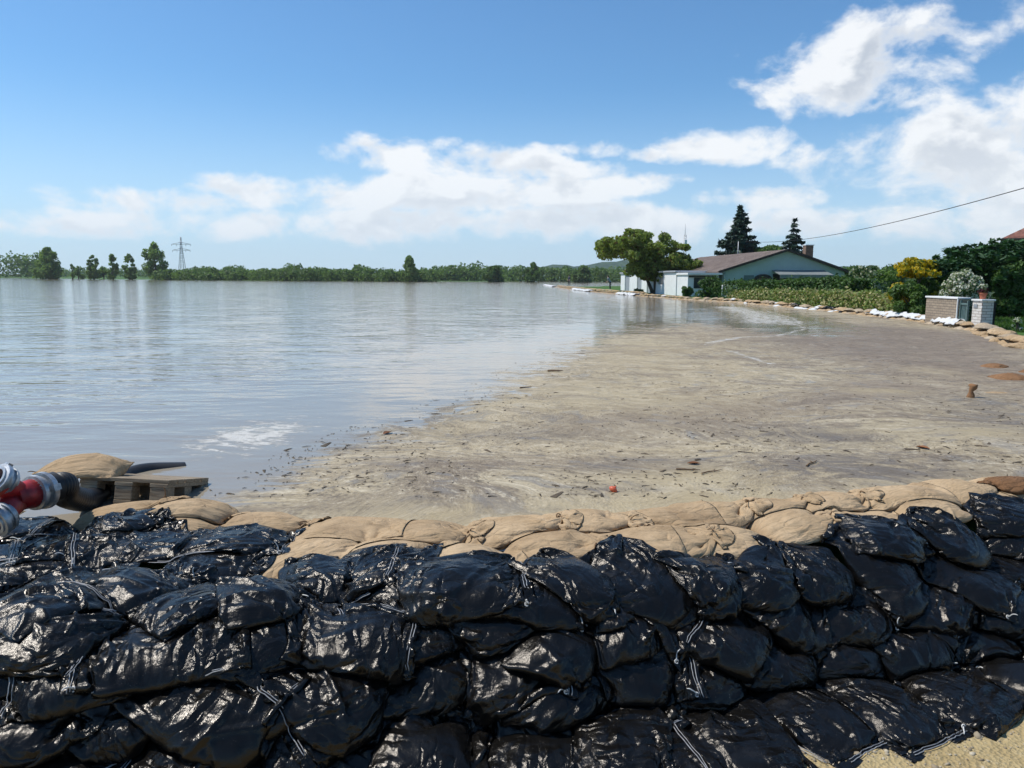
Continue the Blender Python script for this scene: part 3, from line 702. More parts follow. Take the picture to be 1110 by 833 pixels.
# burlap crest: lower course then upper course
low = [(205, 562, 0), (332, 592, 40), (440, 597, 5), (522, 600, 0), (612, 592, -10), (672, 590, 0), (735, 583, 5), (800, 580, 0), (868, 562, 15), (935, 560, 10), (1010, 545, 15), (1085, 537, 15), (1160, 528, 15)]
top = [(-60, 556, 5), (150, 551, 0), (222, 553, 5), (302, 563, 2), (386, 569, -5), (478, 573, 2), (572, 570, -4), (646, 566, -8), (712, 560, 8), (778, 556, 6), (838, 549, 8), (905, 543, 14), (968, 537, 12), (1040, 530, 14), (1106, 526, 12), (1185, 515, 18), (1262, 503, 18)]
jobs = [('low', *a) for a in low]+[('top', *a) for a in top]
cnt = {'low': 0, 'top': 0}
for k, (row, px, py, yw) in sorted(enumerate(jobs), key=lambda a: (a[1][0], -a[1][1])):
    nk = [(0.82, 0.02)] if k % 4 != 1 else None
    o, X = lay('burlap_sandbag', px, py, yw, 0.56 if row == 'top' else 0.52, 0.37, random.uniform(.0105, .0125), 'burlap', nk, up=0.06, steps=(80, 45), res=(40, 26), crease=0.14)
    n = ORD[k if row == 'low' else k-len(low)]
    lab = f'tan burlap sandbag, {n} from left in the crest row beside the water' if row == 'top' else f'tan burlap sandbag, {n} from left in the lower row just behind the black bags'
    tag(o, lab, 'sandbag', 'burlap sandbags on the dam crest')
    if nk: string_tie(o, X, int(0.82*39), 12, 16, 0.003, 'jute_string', k, 0.07)
o, X = lay('burlap_sandbag', 0, 0, 70, 0.56, 0.38, 0.010, 'burlap', None, pos=at_z(36, 517, 0.40), crease=0.12)
tag(o, 'tan burlap sandbag propping up the one on the pallet, behind the hose', 'sandbag')
H[:] = np.where((GX < -2.3) & (GX > -3.0) & (GY > 3.85) & (GY < 4.7), np.maximum(H, 0.46), H)
o, X = lay('burlap_sandbag', 0, 0, 8, 0.50, 0.40, 0.0150, 'burlap', [(0.07, 0.03)], pos=at_z(84, 509, PAL_T), crease=0.16)
tag(o, 'plump tan burlap sandbag lying on the wooden pallet', 'sandbag')
string_tie(o, X, 3, 12, 16, 0.003, 'jute_string', 99, 0.06)
# black bags, row by row from the foot upwards: photo point, yaw, flat length, flat width, litres, closure (s = seam, n = neck)
BLACK = {
 'bottom row': [(-70, 800, 20, .58, .40, 10, 's'), (36, 826, 8, .60, .40, 11, 's'), (127, 800, 82, .58, .40, 10, 's'), (202, 806, 95, .56, .38, 9, 's'), (262, 792, 66, .56, .34, 8, 's'), (322, 786, 84, .58, .42, 10, 's'),
   (388, 786, 98, .56, .36, 9, 's'), (478, 790, 90, .60, .46, 12, 's'), (590, 786, 91, .58, .42, 11, 's'), (676, 788, 82, .54, .38, 10, 's'), (726, 792, 104, .56, .36, 9, 's'), (794, 778, 102, .60, .42, 11, 's'), (868, 752, 118, .60, .36, 10, 's'), (946, 744, 122, .58, .38, 10, 's'), (1028, 730, 130, .58, .40, 10, 'n'), (1100, 722, 125, .56, .40, 10, 'n'), (1180, 712, 120, .58, .40, 10, 's')],
 'second row up': [(-60, 742, 20, .58, .40, 10, 's'), (48, 756, 4, .64, .44, 12, 's'), (128, 742, 30, .54, .38, 9, 's'), (226, 738, -38, .66, .48, 13, 's'), (310, 716, 70, .56, .40, 9, 'n'), (378, 724, 64, .58, .40, 10, 's'), (456, 706, 74, .56, .40, 10, 's'), (548, 712, 4, .56, .38, 9, 's'), (612, 714, 84, .54, .34, 9, 's'), (682, 704, 4, .62, .42, 12, 's'), (756, 712, 108, .58, .38, 10, 's'), (842, 696, -28, .66, .34, 10, 's'), (920, 686, 12, .52, .34, 8, 'n'), (980, 678, -12, .58, .36, 9, 's'), (1046, 668, -28, .56, .38, 9, 's'), (1104, 668, 150, .56, .40, 10, 'n'), (1180, 680, 150, .58, .40, 10, 's')],
 'third row up': [(-60, 690, 10, .58, .40, 10, 's'), (22, 704, 12, .58, .40, 9, 's'), (104, 702, 26, .56, .38, 9, 's'), (12, 664, 20, .56, .38, 9, 's'), (92, 652, 30, .58, .38, 9, 's'), (188, 664, 20, .66, .42, 11, 's'), (286, 664, 75, .54, .36, 8, 'n'), (376, 672, 4, .60, .36, 9, 's'), (440, 668, 30, .56, .38, 9, 's'), (536, 660, 4, .60, .38, 10, 's'), (606, 664, 78, .54, .34, 8, 'n'), (664, 646, 115, .54, .36, 8, 'n'), (786, 658, 84, .58, .42, 11, 'n'), (856, 662, -52, .62, .40, 10, 's'), (914, 642, -44, .60, .38, 10, 'n'), (980, 638, -34, .62, .42, 11, 's'), (1040, 634, -40, .58, .38, 9, 's'), (1100, 642, -18, .56, .40, 10, 'n'), (1175, 635, -20, .58, .40, 10, 's')],
 'fourth row up': [(-60, 630, 12, .58, .40, 10, 's'), (24, 614, 25, .58, .40, 9, 's'), (78, 622, 38, .58, .38, 9, 's'), (166, 622, 38, .60, .36, 9, 's'), (246, 606, 14, .62, .38, 10, 'n'), (366, 616, 3, .58, .38, 9.5, 's'), (430, 620, 86, .50, .36, 8.5, 's'), (500, 618, 16, .58, .38, 10, 's'), (566, 616, 2, .58, .38, 10, 's'), (622, 620, -56, .58, .32, 8, 'n'), (702, 624, -62, .64, .44, 11, 's'), (766, 602, 30, .54, .38, 9, 'n'), (824, 602, 84, .50, .36, 8, 'n'), (882, 598, -14, .56, .38, 9, 'n'), (950, 600, -44, .58, .40, 10, 's'), (1032, 602, -42, .62, .40, 10, 's'), (1104, 602, -26, .60, .40, 10, 's'), (1170, 585, -20, .58, .40, 10, 's')],
 'hindmost row': [(44, 566, 8, .54, .38, 9, 's'), (-6, 568, 0, .54, .38, 9, 's'), (1098, 553, -20, .56, .38, 9.5, 's'), (60, 650, 60, .5, .36, 8, 'n'), (140, 640, -20, .5, .34, 8, 's'), (214, 640, 50, .5, .34, 8, 'n'), (40, 690, -15, .5, .36, 8, 's'), (290, 632, 20, .46, .34, 7.5, 'n'), (-50, 578, 5, .58, .40, 9, 's'), (22, 580, 10, .56, .38, 8, 's'), (82, 578, 20, .56, .38, 9, 's'), (144, 582, 30, .58, .38, 9, 's'), (206, 580, 5, .58, .38, 9, 's'), (146, 562, 10, .50, .34, 7.5, 'n'), (258, 578, 4, .60, .36, 9, 's'), (962, 572, -10, .58, .36, 9, 's'), (1030, 564, -28, .62, .40, 10, 's'), (1096, 572, -30, .60, .40, 10, 's')],
}
for row, (px, py) in {'bottom row': (1262, 690), 'second row up': (1256, 655), 'third row up': (1250, 615), 'fourth row up': (1244, 570), 'hindmost row': (1170, 548)}.items(): BLACK[row].append((px, py, -25, .58, .40, 10, 's'))
n_black = 0
for row, bags in BLACK.items():
    bags = sorted(bags, key=lambda a: a[0]); idx = list(range(len(bags)))
    rank = {}; k = 0
    for i, a in enumerate(bags):
        if -10 < a[0] < 1120: rank[i] = ORD[k]; k += 1
    for i in idx[0::2]+idx[1::2]:
        px, py, yw, L, W, V, cl = bags[i]
        cl = 'n' if (cl == 's' and n_black % 5 == 2) else cl
        nk = [(0.82, 0.021)] if cl == 'n' else None
        o, X = lay('black_sandbag', px+random.uniform(-4, 4), py, yw+random.uniform(-9, 9), L*(0.86 if row == 'bottom row' else 0.80 if abs(math.sin(R(yw))) < .5 else 0.92), W*0.92, V*(0.00089 if row == 'bottom row' else 0.00082 if abs(math.sin(R(yw))) < .5 else 0.00093), 'black_plastic', nk)
        n_black += 1
        where = f'{rank[i]} from left in the {row}' if i in rank else ('leftmost of all in the ' if px < 0 else ('just right of the frame in the ' if px < 1200 else 'rightmost of all in the '))+row
        tag(o, f'black plastic sandbag, {where} on the pile', 'sandbag', 'black sandbags piled against the dam')
        if cl == 's':
            seam_strip(o, X, 0 if (math.sin(R(yw)) > 0.3) else 1, 1.7, 'black_plastic')
            ek = 0 if (math.sin(R(yw)) > 0.3) else 1
            hem_cord(o, X[0, 0 if ek == 0 else -1], X, n_black)
            if n_black % 2: hem_cord(o, X[0, :, 0 if n_black % 4 == 1 else -1], X, n_black+1)
            if n_black % 3: string_tie(o, X, 0 if (math.sin(R(yw)) > 0.3) else 43, 1 if n_black % 3 else 28, 4, 0.0022, 'white_string', n_black, 0.05)
        else: string_tie(o, X, int(0.82*43), 14, 18, 0.0022, 'white_string', n_black, 0.05)
print('bags done', n_black, round(time.time()-T0, 1))
# ------------------------------------------------------------------ pallet, hose and coupling
m, b, p = material('weathered_wood')
oc = b.coord(); g = b.noise(b.mapping(oc, scale=(1.2, 14, 14)), 6.0, 6, 0.6, 0.6); g2 = b.noise(oc, 5, 4, 0.6)
c = b.mix(b.ramp(g, 0.35, 0.7), (0.20, 0.145, 0.09), (0.36, 0.285, 0.19)); c = b.mix(b.math('MULTIPLY', b.ramp(g2, 0.5, 0.75), 0.5), c, (0.10, 0.075, 0.05))
b.put(p.inputs['Base Color'], c); p.inputs['Roughness'].default_value = 0.85; b.put(p.inputs['Normal'], b.bump(g, 0.5, 0.004))
pal = thing('wooden_pallet', 'weathered wooden pallet at the water edge under a burlap sandbag', 'pallet', (PAL[0], PAL[1]+0.25*math.cos(PAL_TILT), PAL_T-0.144-0.25*math.sin(PAL_TILT)), PAL_RZ)
pal.rotation_euler = (-PAL_TILT, R(1.5), PAL_RZ)
for k, y in enumerate((-0.205, -0.10, 0.0, 0.10, 0.205)):
    obj('deck_board', box((0, y+random.uniform(-.006, .006), 0.133), (0.52, 0.092 if k in (0, 2, 4) else 0.075, 0.021), random.uniform(-.006, .006), 0.003), pal, mat='weathered_wood')
for x in (-0.205, 0.0, 0.205):
    obj('stringer_board', box((x, 0, 0.111), (0.105, 0.50, 0.022), 0, 0.003), pal, mat='weathered_wood')
    obj('bottom_board', box((x, 0, 0.011), (0.10, 0.50, 0.021), 0, 0.003), pal, mat='weathered_wood')
    for y in (-0.205, 0.0, 0.205):
        obj('block', box((x, y, 0.061), (0.10, 0.085, 0.077), 0, 0.004), pal, mat='weathered_wood')
simple('black_rubber', (0.012, 0.012, 0.013), 0.5, var=0.3, scale=20, bump=0.001)
simple('aluminium', (0.42, 0.43, 0.44), 0.48, 0.75, 0.35, 22, 0.001)
simple('red_enamel', (0.33, 0.014, 0.015), 0.45, 0.0, 0.45, 16, 0.001)
A0 = Vector(at_y(39, 534, 3.40)); B0 = Vector(at_y(12, 541, 3.28))
ax = (A0-B0).normalized()
cp = thing('hose_collector', 'red hose collector with three aluminium couplings lying on black sandbags', 'hose coupling', (0, 0, 0))
UPR = Vector(at_y(4, 521, 3.26)); LWR = Vector(at_y(2, 562, 3.19))
bm = tube([A0-ax*0.02, (A0+B0)/2, B0], [0.066, 0.062, 0.064], 24)
bm_tube(bm, [(A0+B0)/2-ax*0.01, UPR.lerp(B0, .4)+Vector((0, 0, .004)), UPR], [0.05, 0.052, 0.05], 20)
bm_tube(bm, [(A0+B0)/2-ax*0.01, LWR.lerp(B0, .4), LWR], [0.05, 0.052, 0.05], 20)
obj('collector_body', bm, cp, mat='red_enamel')
STORZ = [(-0.045, 0.062), (-0.045, 0.068), (-0.03, 0.07), (-0.028, 0.084), (-0.012, 0.086), (-0.01, 0.074), (0.012, 0.074), (0.014, 0.09), (0.034, 0.092), (0.04, 0.088), (0.042, 0.07), (0.05, 0.068), (0.05, 0.052), (0.0, 0.05)]
def storz(center, axis, k, name='coupling'):
    bm = bm_lathe(bmesh.new(), [(h*k*1.1, r*k) for h, r in STORZ], center, axis)
    t = Vector(axis).normalized(); a = t.orthogonal().normalized(); q = t.cross(a)
    for i in range(2):                                   # the two hooked claws of the coupling
        an = i*math.pi+0.5; c_ = Vector(center)+t*0.024*k+(a*math.cos(an)+q*math.sin(an))*0.09*k
        M = Matrix.Translation(c_) @ (a*math.cos(an)+q*math.sin(an)).to_track_quat('X', 'Z').to_matrix().to_4x4()
        bm_box(bm, None, (0.018*k, 0.04*k, 0.03*k), M=M)
    o = obj(name, bm, cp, mat='aluminium'); return autosmooth(o, 40)
storz(A0+ax*0.012, ax, 0.94)
storz(UPR, (UPR-((A0+B0)/2)).normalized()+Vector((-0.25, -0.45, 0.15)), 0.74)
storz(LWR, (LWR-((A0+B0)/2)).normalized()+Vector((-0.35, -0.25, 0.0)), 0.78)
H1 = A0+ax*0.05; Hpts = [H1, H1+ax*0.10, Vector(at_y(72, 537, 3.7)), Vector(at_y(98, 541, 4.15)), Vector(at_y(125, 523, 4.75)), Vector(at_y(155, 512.5, 5.0)), Vector(at_y(200, 510.5, 5.15))]
def spline(pts, n):
    pts = [Vector(q) for q in pts]; out = []
    P_ = [2*pts[0]-pts[1]]+pts+[2*pts[-1]-pts[-2]]
    for i in range(1, len(P_)-2):
        for k in range(n):
            t = k/n; a, b_, c_, d_ = P_[i-1:i+3]
            out.append(0.5*((2*b_)+(c_-a)*t+(2*a-5*b_+4*c_-d_)*t*t+(3*b_-a-3*c_+d_)*t**3))
    return out+[pts[-1]]
hp = spline(Hpts, 40); rr = [0.060+(0.003*(1 if (i//2) % 2 else -1) if i < 110 else 0) for i in range(len(hp))]
hs = thing('suction_hose', 'black ribbed suction hose running from the red collector into the water', 'hose')
obj('hose_body', tube(hp, rr, 20), hs, mat='black_rubber')
for k in (3, 10, 17):
    q = hp[k]; t = (hp[k+1]-hp[k-1]).normalized()
    autosmooth(obj('hose_clamp', bm_lathe(bmesh.new(), [(-0.012, 0.060), (-0.012, 0.071), (0.012, 0.071), (0.012, 0.060)], q, t), hs, mat='aluminium' if k == 3 else 'black_rubber'))
# ------------------------------------------------------------------ gravel lying at the foot of the pile
rg = np.random.default_rng(5)
def stones(name, pts, rad, mat, seed):
    r2 = np.random.default_rng(seed); bm = bmesh.new(); bmesh.ops.create_icosphere(bm, subdivisions=1, radius=1)
    base = np.array([v_.co for v_ in bm.verts]); fc = np.array([[v_.index for v_ in f_.verts] for f_ in bm.faces]); bm.free()
    V = []; F = []
    for i, (q, r) in enumerate(zip(pts, rad)):
        A_ = np.linalg.qr(r2.normal(size=(3, 3)))[0]; s_ = r2.uniform(0.55, 1.2, 3)
        V.append((base*(1+r2.normal(0, .12, (len(base), 1)))*s_) @ A_*r*np.array([1, 1, .7])+q); F.append(fc+i*len(base))
    return fast_mesh(name, np.concatenate(V), np.concatenate(F), True, mat)
m, b, p = material('pebbles'); isl = b.island()
b.put(p.inputs['Base Color'], b.mix(isl, (0.20, 0.15, 0.09), (0.50, 0.43, 0.31))); p.inputs['Roughness'].default_value = 0.9
n = 4200; gx = rg.uniform(-0.5, 2.9, n); gy = np.interp(gx, FX, FY)-np.abs(rg.normal(0, .25, n))+0.12
pts = np.stack([gx, gy, land_h(gx, gy)+0.001], -1); rad = np.exp(rg.normal(-5.3, .45, n))
tag(obj('gravel', stones('gravel', pts, rad, 'pebbles', 1)), 'loose sandy gravel at the foot of the black sandbags', 'gravel', kind='stuff')
# ------------------------------------------------------------------ flotsam on the scum
simple('dead_plants', (0.085, 0.062, 0.038), 0.95, var=0.5, scale=3)
simple('driftwood', (0.14, 0.085, 0.045), 0.9, var=0.4)
n = 1900; V = []; F = []; k = 0
px = rg.uniform(150, 1110, n*6); py = rg.uniform(345, 540, n*6)
for a_, c_ in zip(px, py):
    q = at_z(a_, c_, WATER+0.003)
    if k >= n: break
    if q[1] > 34 or q[1] < dam_y(q[0])+0.25 or q[0] > xline(q[1])-.6: continue
    if poly_sd(np.array([q[0]]), np.array([q[1]]), SC)[0] < -0.15: continue
    if rg.random() > (0.25+0.75*(math.sin(q[0]*1.9+q[1]*0.7)*math.sin(q[1]*1.3-q[0]*.5) > 0.1)): continue
    l = math.exp(rg.normal(-4.6, .65)); w = l*rg.uniform(.08, .4); an = rg.normal(0, 1.0); u = np.array([math.cos(an), math.sin(an), 0]); v_ = np.array([-u[1], u[0], 0]); h_ = rg.uniform(.002, .006)
    for (su, sv, sz) in ((-1, -1, 0), (1, -.4, 0), (1, .4, 0), (-1, 1, 0), (0, 0, 1)):
        V.append(q+u*su*l+v_*sv*w+np.array([0, 0, h_*sz]))
    F += [(k*5+a, k*5+(a+1) % 4, k*5+4) for a in range(4)]; k += 1
tag(obj('plant_litter', fast_mesh('plant_litter', V, F, False, 'dead_plants')), 'dark bits of dead plants floating all over the scum', 'flotsam', kind='stuff')
def twig(px, py, l, rz, r, lab, z=0.008, lift=0.0):
    q = Vector(at_z(px, py, WATER+z)); u = Vector((math.cos(rz), math.sin(rz), lift)); s_ = Vector((-u.y, u.x, 0))
    bm = tube([q-u*l/2, q-u*l*.15+s_*l*.04, q+u*l*.2-s_*l*.03, q+u*l/2], [r, r*.9, r*.7, r*.3], 6)
    bm_tube(bm, [q+u*l*.1, q+u*l*.22+s_*l*.12, q+u*l*.34+s_*l*.16], [r*.6, r*.5, r*.2], 5)
    return tag(obj('twig', bm, mat='driftwood'), lab, 'twig')
twig(772, 511, 0.20, 0.6, 0.005, 'thin straight twig floating on tan scum near the dam')
twig(746, 509, 0.16, -0.1, 0.006, 'short dark twig afloat left of the thin straight twig')
twig(602, 402, 0.22, 0.2, 0.012, 'dark broken branch floating in the middle of the scum', 0.015)
twig(570, 420, 0.16, 0.5, 0.008, 'small branch floating near the open water edge')
twig(880, 502, 0.22, 0.9, 0.006, 'crooked twig on the dark scum patch')
simple('orange_rubber', (0.62, 0.12, 0.05), 0.45)
q = at_z(664, 533, WATER); bm = bm_lathe(bmesh.new(), [(-0.01, 0.001), (-0.006, 0.02), (0.006, 0.03), (0.018, 0.022), (0.026, 0.008), (0.03, 0.004), (0.034, 0.0045), (0.036, 0.001)], (0, 0, 0), (0.6, 0.2, 0.75), 16)
tag(obj('orange_float', bm, None, (q[0], q[1], q[2]+0.006), mat='orange_rubber'), 'tiny orange float bobbing in the scum behind the dam', 'float')
simple('brown_leaf', (0.22, 0.085, 0.03), 0.8, var=0.3)
for i, (px_, py_, s_, lab) in enumerate(((752, 503, .05, 'curled brown leaf beside the dark twig on the scum'), (420, 470, .06, 'dark curled leaf on the scum near the open water'), (1000, 486, .06, 'curled brown leaf on the dark scum at right'))):
    q = at_z(px_, py_, WATER+0.004); V = [];
    for a in range(9):
        t = a/8-0.5; w = 0.45*math.cos(t*math.pi)*s_
        for sg in (-1, 0, 1): V.append((t*s_*2, sg*w, abs(sg)*w*0.6+0.35*t*t*s_))
    V = np.array(V); i_ = np.arange(27).reshape(9, 3); F = np.stack([i_[:-1, :-1], i_[1:, :-1], i_[1:, 1:], i_[:-1, 1:]], -1).reshape(-1, 4)
    tag(obj('fallen_leaf', fast_mesh('fallen_leaf', V, F, True, 'brown_leaf'), None, tuple(q), (0, 0, i*1.1)), lab, 'leaf')
# ------------------------------------------------------------------ distant sandbag lines: three settled bags, copied
H_keep = H.copy(); H[:] = 0
protos = []
for k in range(4):
    NB_SEED[0] += 1
    X = sack((0, 3, 0.05), 0, 0.54, 0.38, 0.0135, seed=NB_SEED[0], nu=22, nv=15, steps=(60, 40), neck=[(0.85, 0.03)] if k % 2 else None, crease=0.10)
    org = X.mean((0, 1, 2)); org[2] = 0; protos.append(sack_mesh('sandbag', X-org))
H[:] = H_keep
simple('white_fabric', (0.60, 0.60, 0.59), 0.7, var=0.06, scale=9)
burlap('pale_burlap', (0.40, 0.31, 0.21), (0.52, 0.42, 0.30), 0.2)
for mname in ('burlap', 'pale_burlap', 'white_fabric', 'brown_burlap', 'black_plastic'):
    for me in list(protos[:4]):
        c = me.copy(); c.materials.append(MATS[mname]); MATS[mname+str(protos.index(me))] = c
def line_bag(x, y, z, rz, mname, lab, tilt=0.0, grp='sandbags laid along the hedge and the street edge', s=1.0):
    o = obj('sandbag', MATS[mname+str(random.randrange(4))], None, (x, y, z), (tilt, random.uniform(-.08, .08), rz)); o.scale = (s, s, s*random.uniform(1.15, 1.45))
    return tag(o, lab, 'sandbag', grp)
def along(y0, y1, step):
    y = y0; out = []
    while y < y1:
        x = float(xline(y)); e = float(xline(y+.5))-x; out.append((x, y, math.atan2(.5, e))); y += step*math.sin(math.atan2(.5, e))
    return out
rest = []; nfar = 0; tally = {}
for course, (dx, z, jit) in enumerate(((-0.10, WATER-0.04, .05), (0.18, WATER-0.01, .07), (0.04, WATER+0.10, .08))):
    for i, (x, y, an) in enumerate(along(10.0, 60.0, 0.46)):
        if course == 2 and random.random() < 0.25: continue
        mname = random.choice(['burlap']*5+['pale_burlap']*3+(['white_fabric'] if y > 30 and random.random() < .4 else []))
        if 30 < y < 36 and random.random() < .25: mname = random.choice(['white_fabric', 'black_plastic'])
        a_ = (x+dx+random.uniform(-jit, jit), y+random.uniform(-.05, .05), z+random.uniform(-.01, .015), an+random.uniform(-.25, .25)+random.choice((0, math.pi)))
        if nfar < 290 and y < 48:
            cn = {'burlap': 'tan burlap', 'pale_burlap': 'pale burlap', 'white_fabric': 'white fabric', 'black_plastic': 'black plastic'}[mname]
            wh = 'by the brick pillar' if y < 22 else ('below the leafy bush' if y < 28 else 'below the variegated hedge')
            lay_ = ('water side', 'hedge side', 'upper layer')[course]; key = (cn, wh, lay_); tally[key] = tally.get(key, 0)+1
            line_bag(*a_, mname, f'small {cn} sandbag {wh}, {lay_}, {ORD[tally[key]-1]} from the camera', random.uniform(-.12, .12)); nfar += 1
        else: rest.append((*a_, mname))
for (x, y, an) in along(60, TIP-1, 0.5):
    for dx, z in ((-.25, WATER-.04), (.2, WATER-.02), (0, WATER+.1), (.1, WATER+.22)):
        rest.append((x+dx+random.uniform(-.1, .1), y, z, an+random.uniform(-.3, .3), random.choice(['burlap', 'burlap', 'pale_burlap'])))
for mname in ('burlap', 'pale_burlap', 'white_fabric', 'black_plastic'):
    V = []; F = []; off = 0
    for (x, y, z, an, mn) in rest:
        if mn != mname: continue
        me = protos[random.randrange(4)]
        co = np.empty(len(me.vertices)*3, np.float32); me.vertices.foreach_get('co', co); co = co.reshape(-1, 3)
        fi = np.empty(len(me.loops), np.int32); me.loops.foreach_get('vertex_index', fi); fi = fi.reshape(-1, 4)
        c_, s_ = math.cos(an), math.sin(an)
        V.append(np.stack([co[:, 0]*c_-co[:, 1]*s_+x, co[:, 0]*s_+co[:, 1]*c_+y, co[:, 2]+z], -1)); F.append(fi+off); off += len(co)
    if V:
        cn = {'burlap': 'tan', 'pale_burlap': 'pale', 'white_fabric': 'white', 'black_plastic': 'black'}[mname]
        tag(obj('sandbag_dike', fast_mesh('sandbag_dike', np.concatenate(V), np.concatenate(F), True, mname)), f'far {cn} sandbags of the long low dike along the street', 'sandbags', kind='stuff')
# half-sunk bags by the right edge
for i, (px_, py_, rz, z, mn, lab) in enumerate(((1082, 398, 0.3, -.06, 'brown_burlap', 'reddish brown sandbag awash, farthest of the sunken ones at right'), (1100, 411, -0.2, -.03, 'brown_burlap', 'reddish brown sandbag poking highest out of the scum at right'), (1082, 426, 0.1, -.085, 'burlap', 'tan sandbag almost under water at the right edge'), (1125, 404, .5, -.05, 'brown_burlap', 'reddish brown sandbag awash, rightmost of the sunken ones'))):
    q = at_z(px_, py_, WATER); o = line_bag(q[0], q[1], WATER+z, rz, mn, lab, 0.1, 'half-sunk sandbags', 1.0)
q = Vector(at_z(1052, 431, WATER)); bm = tube([q-Vector((0, 0, .05)), q+Vector((.005, 0, .03)), q+Vector((.0, 0, .07)), q+Vector((.02, 0, .11)), q+Vector((.025, .01, .135))], [.05, .032, .022, .04, .05], 12)
for v_ in bm.verts: v_.co += Vector((random.uniform(-.006, .006), random.uniform(-.006, .006), random.uniform(-.006, .006)))
o = tag(obj('sandbag_neck', bm, mat='brown_burlap'), 'knotted brown neck of a sunken sandbag sticking out of the scum', 'sandbag')
for (px_, py_, yw, lab) in ((1094, 517, 15, 'dark reddish brown sandbag on top of the crest at the right edge'),):
    o, X = lay('sandbag', 0, 0, yw, 0.36, 0.2, 0.0021, 'brown_burlap', [(0.12, 0.02)], res=(30, 20), pos=np.append(at_z(px_, py_, 0.55)[:2], 0.55), crease=0.15)
    tag(o, lab, 'sandbag')
print('flotsam done', round(time.time()-T0, 1))
# ------------------------------------------------------------------ foliage
def leaf_mat(name, dark, light, trans=0.35, extra=None, share=0.0):
    m, b, p = material(name)
    isl = b.island(); n = b.noise(b.pos(), 0.9, 3, 0.5)
    f = b.math('ADD', b.math('MULTIPLY', isl, 0.6), b.math('MULTIPLY', b.ramp(n, 0.3, 0.7), 0.4))
    c = b.mix(f, dark, light)
    if extra: c = b.mix(b.ramp(b.math('FRACT', b.math('MULTIPLY', isl, 17.31)), 1-share-0.01, 1-share+0.01, smooth=False), c, extra)
    b.put(p.inputs['Base Color'], c); p.inputs['Roughness'].default_value = 0.55; p.inputs['Specular IOR Level'].default_value = 0.3
    t = b.node('ShaderNodeBsdfTranslucent'); b.put(t.inputs[0], b.mix(0.5, c, b.mix(1.0, c, (1.0, 1.2, 0.4), 'MULTIPLY')))
    mx = b.node('ShaderNodeMixShader'); mx.inputs[0].default_value = trans
    b.l.new(p.outputs[0], mx.inputs[1]); b.l.new(t.outputs[0], mx.inputs[2]); b.l.new(mx.outputs[0], m.node_tree.nodes['Material Output'].inputs[0])
leaf_mat('leaf_mid', (0.05, 0.10, 0.022), (0.14, 0.235, 0.05))
leaf_mat('leaf_far', (0.075, 0.13, 0.042), (0.18, 0.265, 0.08), trans=0.5)
leaf_mat('leaf_light', (0.075, 0.135, 0.032), (0.19, 0.28, 0.065), trans=0.5)
leaf_mat('leaf_olive', (0.14, 0.19, 0.04), (0.31, 0.37, 0.09), trans=0.5, extra=(0.15, 0.085, 0.03), share=0.06)
leaf_mat('leaf_flood', (0.11, 0.18, 0.05), (0.25, 0.35, 0.10), trans=0.5)
leaf_mat('needle_dark', (0.014, 0.035, 0.024), (0.045, 0.085, 0.055), 0.15)
leaf_mat('needle_juniper', (0.02, 0.055, 0.024), (0.06, 0.14, 0.045), 0.2)
leaf_mat('hedge_dark', (0.035, 0.08, 0.018), (0.10, 0.18, 0.04), 0.3)
leaf_mat('hedge_variegated', (0.10, 0.16, 0.035), (0.22, 0.29, 0.07), 0.3, extra=(0.42, 0.38, 0.17), share=0.38)
leaf_mat('leaf_yellow', (0.42, 0.30, 0.01), (0.62, 0.46, 0.02), 0.35, extra=(0.12, 0.18, 0.03), share=0.22)
leaf_mat('leaf_white', (0.50, 0.50, 0.38), (0.74, 0.73, 0.62), 0.3, extra=(0.06, 0.12, 0.025), share=0.42)
leaf_mat('leaf_whitish', (0.30, 0.33, 0.2), (0.5, 0.5, 0.36), 0.3, extra=(0.06, 0.12, 0.03), share=0.6)
leaf_mat('grass_blade', (0.04, 0.09, 0.015), (0.10, 0.19, 0.03), 0.3)
m, b, p = material('bark'); oc = b.coord(); g = b.noise(b.mapping(oc, scale=(6, 6, 1)), 5, 5, 0.65)
b.put(p.inputs['Base Color'], b.mix(b.ramp(g, .3, .7), (0.035, 0.028, 0.02), (0.12, 0.10, 0.075))); p.inputs['Roughness'].default_value = .95; b.put(p.inputs['Normal'], b.bump(g, .8, .03))
FR = np.random.default_rng(21)
def leaves(pts, nrm, size, aspect=1.6, wild=0.9):
    """one small pointed quad for each point, roughly facing nrm"""
    n = len(pts); nn = nrm+FR.normal(0, wild, (n, 3)); nn /= np.linalg.norm(nn, axis=1, keepdims=True)+1e-9
    a = np.cross(nn, FR.normal(size=(n, 3))); a /= np.linalg.norm(a, axis=1, keepdims=True)+1e-9; c = np.cross(nn, a)
    s = (size*FR.uniform(0.6, 1.35, n))[:, None]
    V = np.stack([pts-a*s*aspect/2, pts-c*s/2+nn*s*.12, pts+a*s*aspect/2, pts+c*s/2+nn*s*.12], 1).reshape(-1, 3)
    return V, np.arange(4*n).reshape(-1, 4)
def blob_points(blobs, n, shell=0.55):
    B = np.array(blobs, float); w = (B[:, 3]*B[:, 4]+B[:, 4]*B[:, 5]+B[:, 3]*B[:, 5]); w /= w.sum()
    i = FR.choice(len(B), n, p=w); u = FR.normal(size=(n, 3)); u /= np.linalg.norm(u, axis=1, keepdims=True)
    r = FR.random(n)**(1/3); r = np.where(FR.random(n) < shell, 0.82+0.22*FR.random(n), r)
    P_ = B[i, :3]+u*r[:, None]*B[i, 3:6]
    return P_, u
